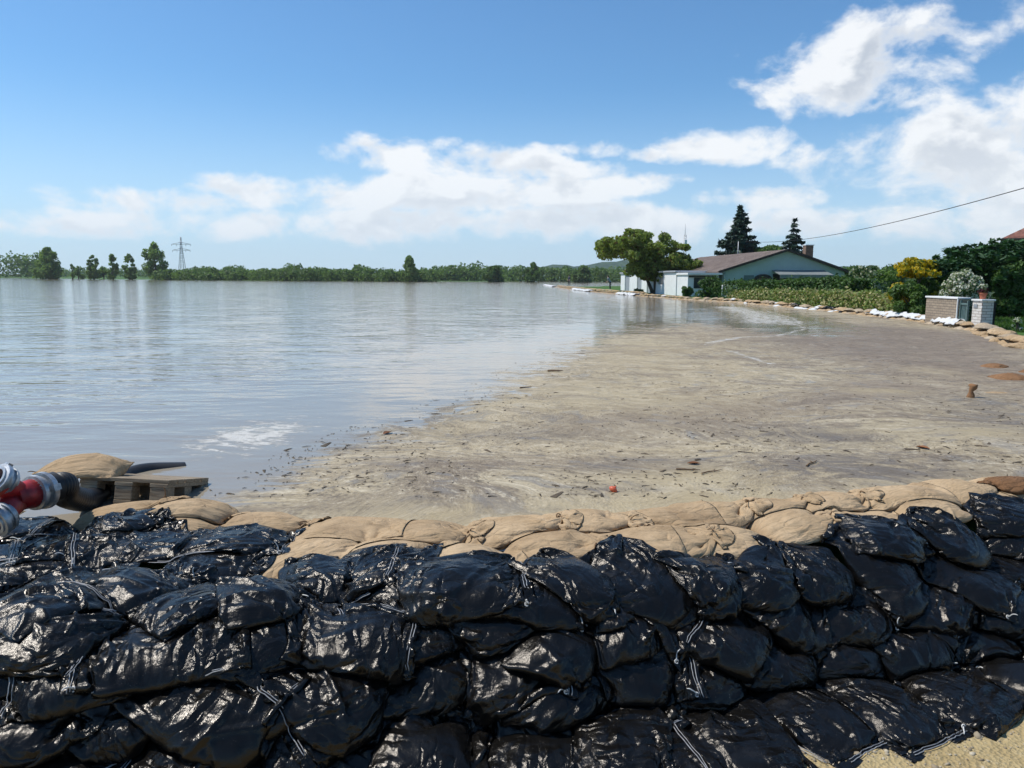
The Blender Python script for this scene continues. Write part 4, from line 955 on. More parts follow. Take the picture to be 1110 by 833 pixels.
def crown_blobs(c, rad, n, lump=0.38, flat=1.0, top=0.0):
    out = []
    for k in range(n):
        u = FR.normal(size=3); u /= np.linalg.norm(u); u[2] = u[2] if u[2] > -0.6 else -u[2]
        r = FR.random()**0.45*0.78; q = np.array(c)+u*r*np.array(rad)
        s = lump*FR.uniform(0.65, 1.25)*(1-0.25*r)
        out.append((*q, rad[0]*s, rad[1]*s, min(rad[2], rad[0])*s*flat*1.0))
    return out
def make_tree(name, label, cat, base, blobs, nleaf, lsize, leafm, trunk_r, grp=None, forks=None, limb_n=9, wild=0.9, shell=0.25):
    base = Vector(base); t = thing(name, label, cat, base, 0, grp)
    B = [(q[0]-base.x, q[1]-base.y, q[2]-base.z, *q[3:]) for q in blobs]
    P_, u = blob_points(B, nleaf, shell); V, F = leaves(P_, u, lsize, wild=wild)
    obj('crown', fast_mesh('crown', V, F, False, leafm), t)
    zc = np.mean([q[2] for q in B]); bm = bmesh.new()
    fk = forks or [(0, 0)]
    for (fx, fy) in fk:
        top = Vector((fx, fy, zc)); mid = Vector((fx*.45+random.uniform(-.1, .1)*trunk_r*6, fy*.45, zc*.5))
        bm_tube(bm, [Vector((fx*.06, fy*.06, -0.3)), mid, top], [trunk_r, trunk_r*.72, trunk_r*.4], 9)
    tr = obj('trunk', bm, t, mat='bark')
    bl = sorted(B, key=lambda q: -q[3])[:limb_n]; bm = bmesh.new()
    for q in bl:
        fx, fy = min(fk, key=lambda g: (g[0]-q[0])**2+(g[1]-q[1])**2)
        s = Vector((fx*.6, fy*.6, zc*random.uniform(.5, .8))); e = Vector(q[:3]); mdl = s.lerp(e, .5)+Vector((0, 0, .08*(e-s).length))
        bm_tube(bm, [s, mdl, e], [trunk_r*.42, trunk_r*.26, trunk_r*.1], 6)
    obj('limbs', bm, t, mat='bark')
    return t
def ppm(Y): return FPX/Y
def px_blob(px, py, Y, rx, ry, rd=None):
    q = at_y(px, py, Y); k = Y/FPX; return (q[0], q[1], q[2], rx*k, (rd or rx)*k, ry*k)
# --- street tree by the white outbuilding
Yt = 63.0; tb = at_z(711, 318.5, 0.36); Yt = tb[1]
bl = []
for (px_, py_, rx, ry) in ((672, 268, 24, 15), (658, 273, 14, 12), (690, 258, 20, 11), (700, 275, 26, 14), (722, 268, 16, 12), (735, 285, 20, 13), (712, 290, 24, 12), (690, 290, 14, 9), (748, 290, 13, 9), (752, 296, 9, 7), (725, 300, 16, 7), (684, 252, 9, 4), (720, 258, 7, 7), (742, 268, 8, 4), (650, 266, 6, 7), (760, 301, 7, 5), (701, 300, 10, 5)):
    bl.append(px_blob(px_, py_, Yt+random.uniform(-.8, .8), rx*.8, ry*.8))
    for s in range(10): bl.append(px_blob(px_+random.uniform(-.8, .8)*rx, py_+random.uniform(-.75, .75)*ry, Yt+random.uniform(-2.4, 2.4), rx*random.uniform(.22, .42), ry*random.uniform(.22, .42)))
make_tree('deciduous_tree', 'broad olive green tree with forked trunk beside the white outbuilding', 'tree', tb, bl, 27000, 0.16, 'leaf_olive', 0.17, forks=[(-2.0, .3), (-0.4, -.5), (1.5, .2)], limb_n=16)
# --- spruces behind the house
def spruce(name, label, base, h, r, n_whorl, droop, ragged, density_=1.0, lean=0.0):
    t = thing(name, label, 'tree', base); bm = tube([(0, 0, 0), (lean*.5, 0, h*.5), (lean, 0, h*.98)], [h*.022, h*.014, h*.003], 8); obj('trunk', bm, t, mat='bark')
    P_ = []; N_ = []
    for w in range(n_whorl):
        f = w/(n_whorl-1); z = h*(0.10+0.9*f); R0 = r*(1-f)**0.85*(1+random.uniform(-ragged, ragged))+0.12
        nb_ = max(5, int(11*(1-f)+5))
        for k in range(nb_):
            an = random.uniform(0, 6.283); L_ = R0*random.uniform(1-ragged, 1.05); m_ = max(6, int(26*L_*density_))
            s = np.linspace(0.08, 1, m_); zz = z-droop*L_*s**1.2+0.22*L_*s**3; sp = FR.normal(0, 0.16*L_**.5, (m_, 1))*(1.1-s)[:, None]
            q = np.stack([math.cos(an)*s*L_+lean*f, math.sin(an)*s*L_, zz], -1)+sp*np.array([[-math.sin(an), math.cos(an), 0]])
            q[:, 2] -= np.abs(FR.normal(0, .10, m_)); P_.append(q); N_.append(np.tile([[math.cos(an)*.4, math.sin(an)*.4, 1]], (m_, 1)))
    P_ = np.concatenate(P_); N_ = np.concatenate(N_); V, F = leaves(P_, N_, 0.34*(h/8)**.5, 2.2, 0.5)
    obj('crown', fast_mesh('crown', V, F, False, 'needle_dark'), t); return t
q = at_y(800, 285, 92); zt = at_y(800, 224, 92)[2]
spruce('spruce_tree', 'tall dense dark spruce behind the brown roof', (q[0], q[1], 0.4), zt-0.4, 3.5, 22, 0.34, 0.3, 1.2)
q = at_y(857, 285, 95); zt = at_y(859, 238, 95)[2]
spruce('spruce_tree', 'smaller ragged spruce with drooping arms behind the roof ridge', (q[0], q[1], 0.4), zt-0.4, 2.5, 14, 0.5, 0.55, 0.8, 0.25)
bl = crown_blobs(at_y(832, 275, 90), (2.4, 2, 1.0), 10); make_tree('deciduous_tree', 'low green treetop between the two spruces', 'tree', (at_y(832, 275, 90)[0], 90, .4), bl, 1500, .3, 'leaf_mid', .12)
# --- hedges and shrubs of the garden
def hedge(name, label, path, w, z0, zt, leafm, n, lsize, rough=0.08):
    pts = np.array(path, float); seg = np.linalg.norm(np.diff(pts, axis=0), axis=1); cum = np.concatenate([[0], np.cumsum(seg)])
    t = FR.random(n)*cum[-1]; x = np.interp(t, cum, pts[:, 0]); y = np.interp(t, cum, pts[:, 1]); i = np.clip(np.searchsorted(cum, t)-1, 0, len(seg)-1)
    d_ = np.diff(pts, axis=0)[i]/seg[i][:, None]; nx, ny = d_[:, 1], -d_[:, 0]
    zt_ = np.interp(t, np.linspace(0, cum[-1], len(zt)), zt)+0.05*np.sin(t*2.1)+0.04*np.sin(t*5.3)
    side = FR.random(n); a = np.where(side < .42, -.5, np.where(side < .6, .5, FR.uniform(-.5, .5, n))); hh = np.where(side < .6, FR.random(n), 1.0)
    inn = FR.random(n) < .18; a = np.where(inn, FR.uniform(-.45, .45, n), a); hh = np.where(inn, FR.random(n), hh)
    a = a*(1-0.25*hh**3)+FR.normal(0, rough, n); z = z0+(zt_-z0)*hh+FR.normal(0, rough*.6, n)+np.where(FR.random(n) < .05, FR.uniform(0, .22, n), 0)
    P_ = np.stack([x+nx*a*w, y+ny*a*w, z], -1); nr = np.stack([nx*np.sign(a)*(side < .6), ny*np.sign(a)*(side < .6), (side >= .6)*1.0+.3], -1)
    th = thing(name, label, 'hedge', (pts[0][0], pts[0][1], z0)); V, F = leaves(P_-np.array([pts[0][0], pts[0][1], z0]), nr, lsize)
    obj('foliage', fast_mesh('foliage', V, F, False, leafm), th)
    bm = bmesh.new()
    for s in np.arange(0.3, cum[-1], 0.7):
        bx, by = np.interp(s, cum, pts[:, 0])-pts[0][0], np.interp(s, cum, pts[:, 1])-pts[0][1]; k = np.interp(s, np.linspace(0, cum[-1], len(zt)), zt)-z0
        bm_tube(bm, [(bx, by, -.1), (bx+random.uniform(-.1, .1), by, k*.5), (bx+random.uniform(-.2, .2), by+random.uniform(-.2, .2), k*.9)], [.03, .02, .01], 5)
    obj('stems', bm, th, mat='bark'); return th
xl = lambda y, d: (float(xline(y))+d, y)
hedge('hedge', 'low hedge with yellowish variegated leaves right behind the sandbag line', [xl(46, .75), xl(40, .75), xl(35, .7), xl(30, .7), xl(26.5, .75)], 0.8, 0.36, [at_y(810, 317, 46)[2], .98, 1.02, 1.04, 1.06], 'hedge_variegated', 15000, 0.085)
zz = lambda py, Y: at_y(850, py, Y)[2]
hedge('hedge', 'taller dark green clipped hedge behind the variegated one', [(at_y(806, 0, 47)[0], 47), (at_y(850, 0, 43)[0], 43), (at_y(905, 0, 39)[0], 39), (at_y(955, 0, 35.5)[0], 35.5)], 1.3, 0.4, [zz(307.5, 47), zz(307.5, 43), zz(306, 39), zz(304, 35.5), zz(303, 35)], 'hedge_dark', 15000, 0.10)
def shrub(name, label, px_, py_, Y, rx, ry, n, ls, leafm, nb=14, lump=.42, flat=1.0, cat='shrub', yr=None):
    q = at_y(px_, py_, Y); k = Y/FPX; rad = (rx*k, (yr or rx)*k, ry*k)
    bl = crown_blobs(q, rad, nb*2, lump*.72, flat)
    for i_ in range(nb):
        a_ = FR.uniform(0, 6.28); r_ = FR.random()**.5*.8; s_ = FR.uniform(.22, .38)*rad[0]; bl.append((q[0]+math.cos(a_)*r_*rad[0], q[1]+math.sin(a_)*r_*rad[1], .36+FR.uniform(.1, .6)*max(q[2]-.36, .3), s_, s_, s_))
    t = make_tree(name, label, cat, (q[0], q[1], 0.36), bl, n, ls, leafm, 0.05, limb_n=8)
    for ch in t.children:
        if ch.name.startswith('trunk'): ch.name = 'stem'
    return t
shrub('leafy_bush', 'loose mid green bush between the hedge and the brick wall', 986, 324, 26.2, 25, 19, 6500, .075, 'leaf_mid')
shrub('leafy_bush', 'grassy green bush growing out of the variegated hedge', 852, 319, 42.5, 14, 9, 1800, .09, 'leaf_light')
shrub('yellow_shrub', 'bright yellow flowering shrub behind the hedges', 996, 294, 27.0, 28, 15, 7500, .085, 'leaf_yellow', 20)
shrub('leafy_bush', 'green bush below the yellow shrub', 1000, 312, 27.6, 22, 11, 3500, .085, 'leaf_light')
shrub('flowering_shrub', 'white flowering shrub behind the brick wall', 1042, 310, 23.8, 26, 21, 7500, .06, 'leaf_white', 20)
shrub('flowering_shrub', 'pale flowering shrub beside the house gable', 940, 297, 42, 24, 11, 3000, .1, 'leaf_whitish')
shrub('leafy_bush', 'dark green bush behind the pale flowering shrub', 955, 300, 45, 26, 8, 2000, .11, 'leaf_light')
shrub('round_bush', 'dense round dark bush at the corner of the house', 772, 311, 54, 17, 12, 4500, .10, 'hedge_dark', 16, .5)
shrub('round_bush', 'small round dark bush left of the dense round one', 745, 316, 56, 7, 6, 1200, .10, 'hedge_dark', 8, .6)
shrub('round_bush', 'low dark bush at the foot of the white outbuilding', 692, 316.5, 66, 6, 3.5, 500, .12, 'hedge_dark', 6, .6)
# spreading juniper: flat fans of twigs
t = thing('juniper_tree', 'broad dark green juniper with flat spreading branches behind the lawn', 'tree', (at_y(1075, 300, 29)[0], 29, .4))
P_ = []; N_ = []
for k in range(300):
    px_ = random.uniform(1046, 1175); f_ = (px_-1046)/90; py_ = random.uniform(264+max(0, 18*(1-f_*2.2)), 336 if px_ > 1065 else 312); Yk = random.uniform(26.5, 32)
    q = at_y(px_, py_, Yk)-np.array([*t.location]); an = random.uniform(2.2, 4.4); L_ = random.uniform(.9, 1.8); m_ = 75
    s = FR.random(m_)**.7; lat = FR.normal(0, .22, m_)*(1.05-s); u = np.array([math.cos(an), math.sin(an)])
    P_.append(np.stack([q[0]+u[0]*s*L_-u[1]*lat, q[1]+u[1]*s*L_+u[0]*lat, q[2]+.12*s*L_-.12*s**2+FR.normal(0, .05, m_)-np.abs(lat)*.3], -1)); N_.append(np.tile([[0, 0, 1.2]], (m_, 1)))
P_ = np.concatenate(P_); P_[:, 2] = np.maximum(P_[:, 2], .05); V, F = leaves(P_, np.concatenate(N_), 0.12, 2.4, .45)
obj('crown', fast_mesh('crown', V, F, False, 'needle_juniper'), t)
bm = tube([(0, 0, -.1), (.1, 0, 1.0), (.3, .1, 1.9)], [.14, .1, .04], 8)
for k in range(12):
    e = random.choice(P_); bm_tube(bm, [(.05, 0, random.uniform(.2, 1.2)), (e[0]*.5, e[1]*.5, e[2]*.6+.2), tuple(e)], [.05, .03, .012], 5)
obj('trunk', bm, t, mat='bark')
shrub('leafy_bush', 'dark rounded evergreen at the right edge above the lawn', 1096, 312, 26.2, 26, 30, 7500, .085, 'hedge_dark', 18)
shrub('flowering_plant', 'low plant with white blossoms on the lawn', 1103, 351-3, 19.5, 5, 4, 160, .05, 'leaf_white', 4, .6)
# lawn blades near the pillar
n = 9000; gx = FR.uniform(12.6, 17, n); gy = FR.uniform(17.0, 25, n); ok = gx > xline(gy)+.8; gx, gy = gx[ok], gy[ok]; n = len(gx)
P_ = np.stack([gx, gy, land_h(gx, gy)], -1); an = FR.uniform(0, 6.28, n); u = np.stack([np.cos(an), np.sin(an), 0*an], -1)*.018; hgt = FR.uniform(.05, .13, n)[:, None]
V = np.stack([P_-u, P_+u, P_+np.array([0, 0, 1])*hgt+FR.normal(0, .02, (n, 3))], 1).reshape(-1, 3)
tag(obj('lawn_grass', fast_mesh('lawn_grass', V, np.arange(3*n).reshape(-1, 3), False, 'grass_blade')), 'short green lawn behind the brick pillar', 'grass', kind='stuff')
# --- trees standing in the flood and far shore
def flood_tree(px_, y_top, y_base, hw, n, label, leafm='leaf_flood', nb=44, shape=.55, Y=272.0, low_=.06):
    k = Y/FPX; zb = WATER-.3; q = at_y(px_, (y_top+y_base)/2, Y); zt = at_y(px_, y_top, Y)[2]; zb2 = at_y(px_, y_base, Y)[2]
    cz = (zt+zb2)/2+low_*(zt-zb2)*.3; hz = (zt-zb2)/2*(1-low_*.3); bl = []
    for i in range(nb):
        f_ = FR.random(); z = zb2+low_*(zt-zb2)+(zt-zb2)*(1-low_)*f_*.93; wdt = hw*k*(math.sin(math.pi*min(1, (f_*.82+.2)))**shape)
        a = FR.uniform(0, 6.28); r = wdt*FR.random()**.6*.75; s = hw*k*FR.uniform(.16, .36)*(1-.3*f_)
        bl.append((q[0]+math.cos(a)*r, Y+math.sin(a)*r, z, s, s, s*.9))
    return make_tree('flooded_tree', label, 'tree', (q[0], Y, zb), bl, n, 0.55, leafm, 0.28, 'trees standing in the flood', limb_n=10)
flood_tree(52, 270, 302.5, 18, 4200, 'broad bushy tree in the flood, leftmost of the free-standing trees', nb=60, low_=.02)
flood_tree(78, 282, 302, 5, 220, 'thin sparse sapling right of the broad bushy flooded tree', nb=8)
flood_tree(101, 275, 303, 8.5, 1700, 'small leafy flooded tree, first of the three in a row')
flood_tree(122, 275, 303, 7, 1400, 'narrow leafy flooded tree, second of the three in a row')
flood_tree(140, 274, 303.5, 8, 1500, 'slender pointed flooded tree, third of the three in a row')
flood_tree(168, 263, 304, 18, 3400, 'tall airy flooded tree left of the pylon', 'leaf_flood', 46, .7, low_=.1)
flood_tree(85, 289, 302.5, 9, 500, 'low bush standing in the flood behind the sapling', nb=8, low_=0, Y=300)
flood_tree(112, 290, 302.5, 12, 700, 'low bush in the flood behind the leafy row', nb=9, low_=0, Y=300)
flood_tree(182, 290, 304.5, 14, 1500, 'low bushes at the foot of the tall airy tree', nb=16, low_=0)
flood_tree(444, 277, 305.5, 11, 2600, 'lone rounded pale tree standing above the far bushes', 'leaf_flood', 40, .7, Y=250)
flood_tree(536, 286, 306, 14, 2300, 'broad rounded tree on the far shore, middle of the view', 'leaf_mid', 20, 1, Y=262, low_=0)
flood_tree(578, 285, 306.5, 13, 2300, 'paler rounded tree on the far shore right of the broad one', 'leaf_mid', 20, 1, Y=268, low_=0)
flood_tree(632, 287, 307, 16, 2300, 'dark spreading tree on the far shore left of the two people', 'leaf_far', 20, 1, Y=265, low_=0)
def wood(name, label, spans, n, ls, leafm):
    bl = []
    for (x0, x1, yt0, yt1, yb, Y, cnt_) in spans:
        for i in range(cnt_):
            f_ = (i+FR.random())/cnt_; px_ = x0+(x1-x0)*f_; yt_ = yt0+(yt1-yt0)*f_+FR.normal(0, 1.2); Yk = Y+FR.uniform(0, 25); hw = FR.uniform(5, 11)*min(1, 3)
            z0 = at_y(px_, yb, Yk)[2]; z1 = at_y(px_, yt_, Yk)[2]; q = at_y(px_, yb, Yk); r = hw*Yk/FPX
            bl.append((q[0], Yk, max(z0, .2)+(z1-z0)*.45, r, r, (z1-z0)*.5)); bl.append((q[0]+FR.normal(0, r*.5), Yk+2, z0+(z1-z0)*.8, r*.5, r*.5, (z1-z0)*.25))
    P_, u = blob_points(bl, n, .75); V, F = leaves(P_, u, ls, 1.3)
    tag(obj(name, fast_mesh(name, V, F, False, leafm)), label, 'woodland', kind='stuff')
wood('far_bushes', 'continuous belt of bushes along the far shore', [(170, 300, 294, 293, 305, 255, 40), (300, 470, 292, 294, 306, 250, 60), (212, 232, 291, 291, 304, 258, 8), (245, 262, 289, 289, 304, 262, 6), (315, 322, 287, 287, 304, 260, 2), (385, 400, 288, 288, 304, 262, 4)], 26000, .62, 'leaf_far')
wood('far_wood', 'dark wood on the far shore behind the bushes', [(455, 540, 293, 289, 306, 330, 34), (540, 665, 290, 292, 307, 320, 50), (500, 520, 286, 286, 306, 330, 4), (480, 500, 287, 289, 306, 335, 6), (660, 760, 292, 290, 308, 330, 30), (760, 900, 292, 294, 309, 340, 30), (900, 1110, 294, 297, 311, 340, 40)], 26000, .8, 'leaf_far')
wood('distant_wood', 'dark distant wood at the left edge of the picture', [(-60, 42, 274, 277, 300, 395, 26), (20, 48, 281, 284, 300, 400, 8), (60, 175, 292, 294, 301, 520, 26), (180, 300, 292, 293, 303, 540, 24), (-300, -60, 276, 276, 300, 400, 40)], 15000, 1.0, 'leaf_far')
for (px_, yt_, Y, hw, lab) in ((925, 287, 110, 12, 'dark treetop showing right of the house gable'), (1010, 281, 90, 16, 'dark green tree behind the yellow shrub'), (968, 286, 100, 14, 'treetop behind the pale flowering shrub'), (1040, 276, 80, 20, 'tall green tree behind the white flowering shrub')):
    k = Y/FPX; q = at_y(px_, yt_+10, Y); bl = crown_blobs((q[0], Y, q[2]-2*k), (hw*k, hw*k, 12*k), 26, .3); bl += [(q[0]+FR.uniform(-1, 1)*hw*k*.8, Y, FR.uniform(.8, q[2]), 1.0, 1.0, 1.0) for _ in range(14)]
    make_tree('garden_tree', lab, 'tree', (q[0], Y, .4), bl, 3500, .24, 'leaf_mid', .15)
# --- hills
rows = []
hx_ = np.linspace(-1200, 3300, 220)
prof = np.interp(hx_, [-1200, -400, 0, 150, 330, 500, 620, 760, 1200, 3300], [12, 16, 22, 40, 56, 64, 58, 40, 30, 26])+4*np.sin(hx_*.021)+2.5*np.sin(hx_*.053+1)+FR.normal(0, 1.0, 220)
V = []
for j, (dy, fz) in enumerate(((-500, -.05), (-420, .18), (-300, .48), (-150, .82), (0, 1.0), (300, .9), (700, 0))):
    for i in range(220): V.append((hx_[i], 2250+dy, max(-2, prof[i]*fz+FR.normal(0, .7)*(0 < fz))))
i = np.arange(7*220).reshape(7, 220); F = np.stack([i[:-1, :-1], i[:-1, 1:], i[1:, 1:], i[1:, :-1]], -1).reshape(-1, 4)
m, b, p = material('hill_forest'); P = b.pos(); n1 = b.voronoi(P, .06); n2 = b.noise(P, .012, 4, .6)
c = b.mix(b.ramp(n1, .1, .8), (0.05, 0.09, 0.03), (0.015, 0.035, 0.015)); c = b.mix(b.ramp(n2, .62, .7), c, (0.12, 0.17, 0.05))
b.put(p.inputs['Base Color'], c); p.inputs['Roughness'].default_value = 1; b.put(p.inputs['Normal'], b.bump(n1, 1.0, 6.0)); p.inputs['Specular IOR Level'].default_value = 0
tag(obj('hills', fast_mesh('hills', V, F, True, 'hill_forest')), kind='structure')
print('green done', round(time.time()-T0, 1))
# ------------------------------------------------------------------ buildings
simple('teal_render', (0.38, 0.48, 0.445), 0.9, var=0.05, scale=1.5, bump=0.002)
simple('white_render', (0.74, 0.74, 0.72), 0.9, var=0.05, scale=1.5, bump=0.002)
simple('grey_door', (0.36, 0.38, 0.40), 0.6, var=0.06)
simple('dark_timber', (0.035, 0.026, 0.02), 0.7, var=0.3)
simple('brown_brick_plain', (0.20, 0.13, 0.09), 0.9, var=0.3, scale=8)
simple('awning_canvas', (0.19, 0.21, 0.20), 0.85, var=0.1)
simple('white_paint', (0.76, 0.76, 0.75), 0.5, var=0.04)
simple('green_paint', (0.10, 0.16, 0.15), 0.5, var=0.1)
simple('galvanised', (0.38, 0.39, 0.40), 0.5, 0.6, 0.1)
simple('window_glass', (0.03, 0.035, 0.04), 0.08, var=0.05)
simple('terracotta', (0.42, 0.13, 0.07), 0.8, var=0.15)
simple('dark_interior', (0.015, 0.014, 0.013), 0.9)
def roof_mat(name, a, c):
    m, b, p = material(name); oc = b.coord()
    sp = b.node('ShaderNodeSeparateXYZ'); b.put(sp.inputs[0], oc)
    n = b.noise(oc, 1.3, 5, .6); n2 = b.noise(oc, 7, 3, .6)
    b.put(p.inputs['Base Color'], b.mix(b.ramp(n2, .35, .7), b.mix(b.ramp(n, .35, .65), a, c), tuple(x*.6 for x in a))); p.inputs['Roughness'].default_value = .85
roof_mat('brown_tile', (0.15, 0.105, 0.08), (0.25, 0.19, 0.155)); roof_mat('red_tile', (0.22, 0.085, 0.06), (0.30, 0.13, 0.09))
def slab(pts, th):
    """a thick panel from four top corners"""
    bm = bmesh.new(); P4 = [Vector(q) for q in pts]; n = (P4[1]-P4[0]).cross(P4[3]-P4[0]).normalized()
    if n.z < 0: n = -n
    a = [bm.verts.new(q) for q in P4]; c = [bm.verts.new(q-n*th) for q in P4]
    bm.faces.new(a); bm.faces.new(c[::-1])
    for i in range(4): bm.faces.new((a[i], c[i], c[(i+1) % 4], a[(i+1) % 4]))
    bmesh.ops.recalc_face_normals(bm, faces=bm.faces); return bm
YG = 58.0; k = YG/FPX
eL = at_y(781, 293.5, YG); eR = at_y(919, 293, YG); rg_ = at_y(853, 270.5, YG)
hz0 = 0.36; X0, X1, XR = eL[0], eR[0], rg_[0]; ZE, ZR = (eL[2]+eR[2])/2, rg_[2]; LEN = 22.0
hs = thing('house', 'turquoise low house with brown gable roof behind the hedges', 'house', (XR, YG, hz0), R(3))
x0, x1, ze, zr = X0-XR, X1-XR, ZE-hz0, ZR-hz0
bm = bmesh.new(); zi = 0.10
prof_ = [(x0+.12, 0), (x1-.12, 0), (x1-.12, ze-.05), (0, zr-.14), (x0+.12, ze-.05)]
a = [bm.verts.new((x, 0, z)) for x, z in prof_]; c = [bm.verts.new((x, LEN, z)) for x, z in prof_]
bm.faces.new(a); bm.faces.new(c[::-1])
for i in range(5): bm.faces.new((a[i], c[i], c[(i+1) % 5], a[(i+1) % 5]))
bmesh.ops.recalc_face_normals(bm, faces=bm.faces); obj('wall', bm, hs, mat='teal_render')
rf = obj('roof', slab([(x0-.35, -.35, ze-.12), (0.0, -.35, zr), (0.0, LEN+.3, zr), (x0-.35, LEN+.3, ze-.12)], .12), hs, mat='brown_tile')
obj('roof_slope', slab([(0.006, -.35, zr), (x1+.35, -.35, ze-.12), (x1+.35, LEN+.3, ze-.12), (0.006, LEN+.3, zr)], .12), rf, mat='brown_tile')
sl = (zr-ze+.12)/(0-(x0-.35)); nrow = 16
for i in range(nrow):                                   # tile courses down the street side
    f_ = (i+.5)/nrow; xx = (x0-.35)*f_; zz_ = zr-sl*(-xx)+.012
    bm = slab([(xx-.19, -.33, zz_-sl*.19), (xx+.17, -.33, zz_+sl*.17-.012), (xx+.17, LEN+.28, zz_+sl*.17-.012), (xx-.19, LEN+.28, zz_-sl*.19)], .022)
    obj('tile_course', bm, rf, mat='brown_tile')
for sx, xx in ((-1, x0-.35), (1, x1+.35)):
    n_ = Vector((0, -.375, 0)); obj('bargeboard', slab([(0, -.41, zr+.04), (xx, -.41, ze-.08), (xx, -.355, ze-.08), (0, -.355, zr+.04)], .17), rf, mat='dark_timber')
ch = at_y(878, 280, YG+6); cz = at_y(878, 267.5, YG+6)[2]
chx = ch[0]-XR+.2; o = obj('chimney', box((chx, 6, cz-hz0-.65), (.62, .62, 1.5), 0, .01), rf, mat='brown_brick_plain')
obj('chimney_cap', box((chx, 6, cz-hz0+.12), (.72, .72, .07), 0, .01), rf, mat='white_render')
pm = at_y(800, 281, YG+12); pz = at_y(800, 262, YG+12)[2]
ant = obj('roof_mast', tube([(pm[0]-XR+.6, 12, ze-.3), (pm[0]-XR+.6, 12, pz-hz0)], .035, 8), rf, mat='galvanised')
# terrace: arch, awning and dark opening on the gable wall
def gx(px_): return at_y(px_, 300, YG)[0]-XR
def gz(py_): return at_y(850, py_, YG)[2]-hz0
ax0, ax1 = gx(817), gx(835); zt_ = gz(296); cx_ = (ax0+ax1)/2; rw = (ax1-ax0)/2
bm = bmesh.new(); outer = [(-rw, 0)]+[(-rw*math.cos(t), (zt_-.45)+rw*.55*math.sin(t)) for t in np.linspace(0, math.pi, 13)]+[(rw, 0)]
inner = [(x*.72, z*.9 if z > .01 else 0) for x, z in outer]
for y_, (ro, ri) in ((-.28, (outer, inner)),):
    A_ = [bm.verts.new((cx_+x, y_, z)) for x, z in ro]; B_ = [bm.verts.new((cx_+x, y_, z)) for x, z in ri]
    A2 = [bm.verts.new((cx_+x, -.02, z)) for x, z in ro]; B2 = [bm.verts.new((cx_+x, -.02, z)) for x, z in ri]
    for i in range(len(ro)-1):
        bm.faces.new((A_[i], A_[i+1], B_[i+1], B_[i])); bm.faces.new((A_[i], A2[i], A2[i+1], A_[i+1])); bm.faces.new((B_[i], B_[i+1], B2[i+1], B2[i]))
bmesh.ops.recalc_face_normals(bm, faces=bm.faces); obj('entrance_arch', bm, hs, mat='dark_timber')
obj('arch_infill', box((cx_, -.06, (zt_-.3)/2), (rw*1.5, .08, zt_-.3), 0), hs, mat='brown_brick_plain')
wx0, wx1 = gx(836), gx(894)
aw = obj('awning', slab([(wx0, -1.6, gz(298)), (wx1, -1.6, gz(298)), (wx1, -.01, gz(293.0)), (wx0, -.01, gz(293.0))], .05), hs, mat='awning_canvas')
obj('awning_valance', box(((wx0+wx1)/2, -1.615, gz(298)-.14), (wx1-wx0, .025, .26)), aw, mat='awning_canvas')
obj('terrace_opening', box(((wx0+wx1)/2, -.02, gz(302)-.35), (wx1-wx0-.2, .05, 1.35)), hs, mat='dark_interior')
for x in np.linspace(wx0+.1, wx1-.1, 5): obj('post', box((x, -1.5, gz(298)/2-.1), (.09, .09, gz(298)-.1), 0, .008), hs, mat='dark_timber')
obj('garage_door', box((gx(811), -.015, .8), (.75, .05, 1.55), 0, .01), hs, mat='green_paint')
obj('fallpipe', tube([(x0+.22, -.06, 0), (x0+.22, -.06, ze-.2)], .05, 8), hs, mat='teal_render')
# white outbuilding along the street
o0 = at_z(672.5, 317, .36); Yf, Yn = 83.0, 60.5; WX = at_y(673, 310, Yf)[0]; WXn = at_y(733, 310, Yn)[0]
wb = thing('outbuilding', 'low white flat-roofed outbuilding with grey doors behind the forked tree', 'building', (WX, Yf, .34), 0)
zt_ = at_y(690, 296.5, 75)[2]-.34; dv = Vector((WXn-WX, Yn-Yf, 0)); ln = dv.length; an = math.atan2(dv.y, dv.x); wb.rotation_euler = (0, 0, an)
# local x runs along the street front towards the camera, local +y points into the plot
side = 1 if (Matrix.Rotation(an, 3, 'Z') @ Vector((0, 1, 0))).x > 0 else -1
cells = [('wall', 0, 2.2), ('door', 2.2, 4.6), ('wall', 4.6, 8.2), ('door', 8.2, 10.2), ('wall', 10.2, 12.4), ('door', 12.4, 15.6), ('wall', 15.6, 16.4), ('window', 16.4, 18.6), ('wall', 18.6, ln)]
obj('wall', box((ln/2, side*2.62, zt_/2), (ln, 5.0, zt_), 0, .01), wb, mat='white_render')
for kind, a_, c_ in cells:
    if kind == 'wall': obj('wall_bay', box(((a_+c_)/2, side*.05, zt_/2-.02), (c_-a_, .14, zt_-.05), 0, .006), wb, mat='white_render')
    elif kind == 'door':
        dr = obj('door', box(((a_+c_)/2, side*.095, zt_*.44), (c_-a_-.12, .04, zt_*.86), 0, .008), wb, mat='grey_door')
        for q in np.linspace(a_+.3, c_-.3, 5): obj('door_rib', box((q, side*.07, zt_*.44), (.05, .02, zt_*.82)), dr, mat='grey_door')
    else:
        obj('sill_wall', box(((a_+c_)/2, side*.05, .42), (c_-a_, .14, .8)), wb, mat='white_render')
        wn = obj('window', box(((a_+c_)/2, side*.09, zt_*.66), (c_-a_-.05, .03, zt_*.55)), wb, mat='window_glass')
        for q in np.linspace(a_+.05, c_-.05, 6): obj('mullion', box((q, side*.07, zt_*.66), (.06, .05, zt_*.55)), wn, mat='white_paint')
obj('roof', box((ln/2, side*2.6, zt_+.06), (ln+.3, 5.5, .13), 0, .01), wb, mat='grey_door')
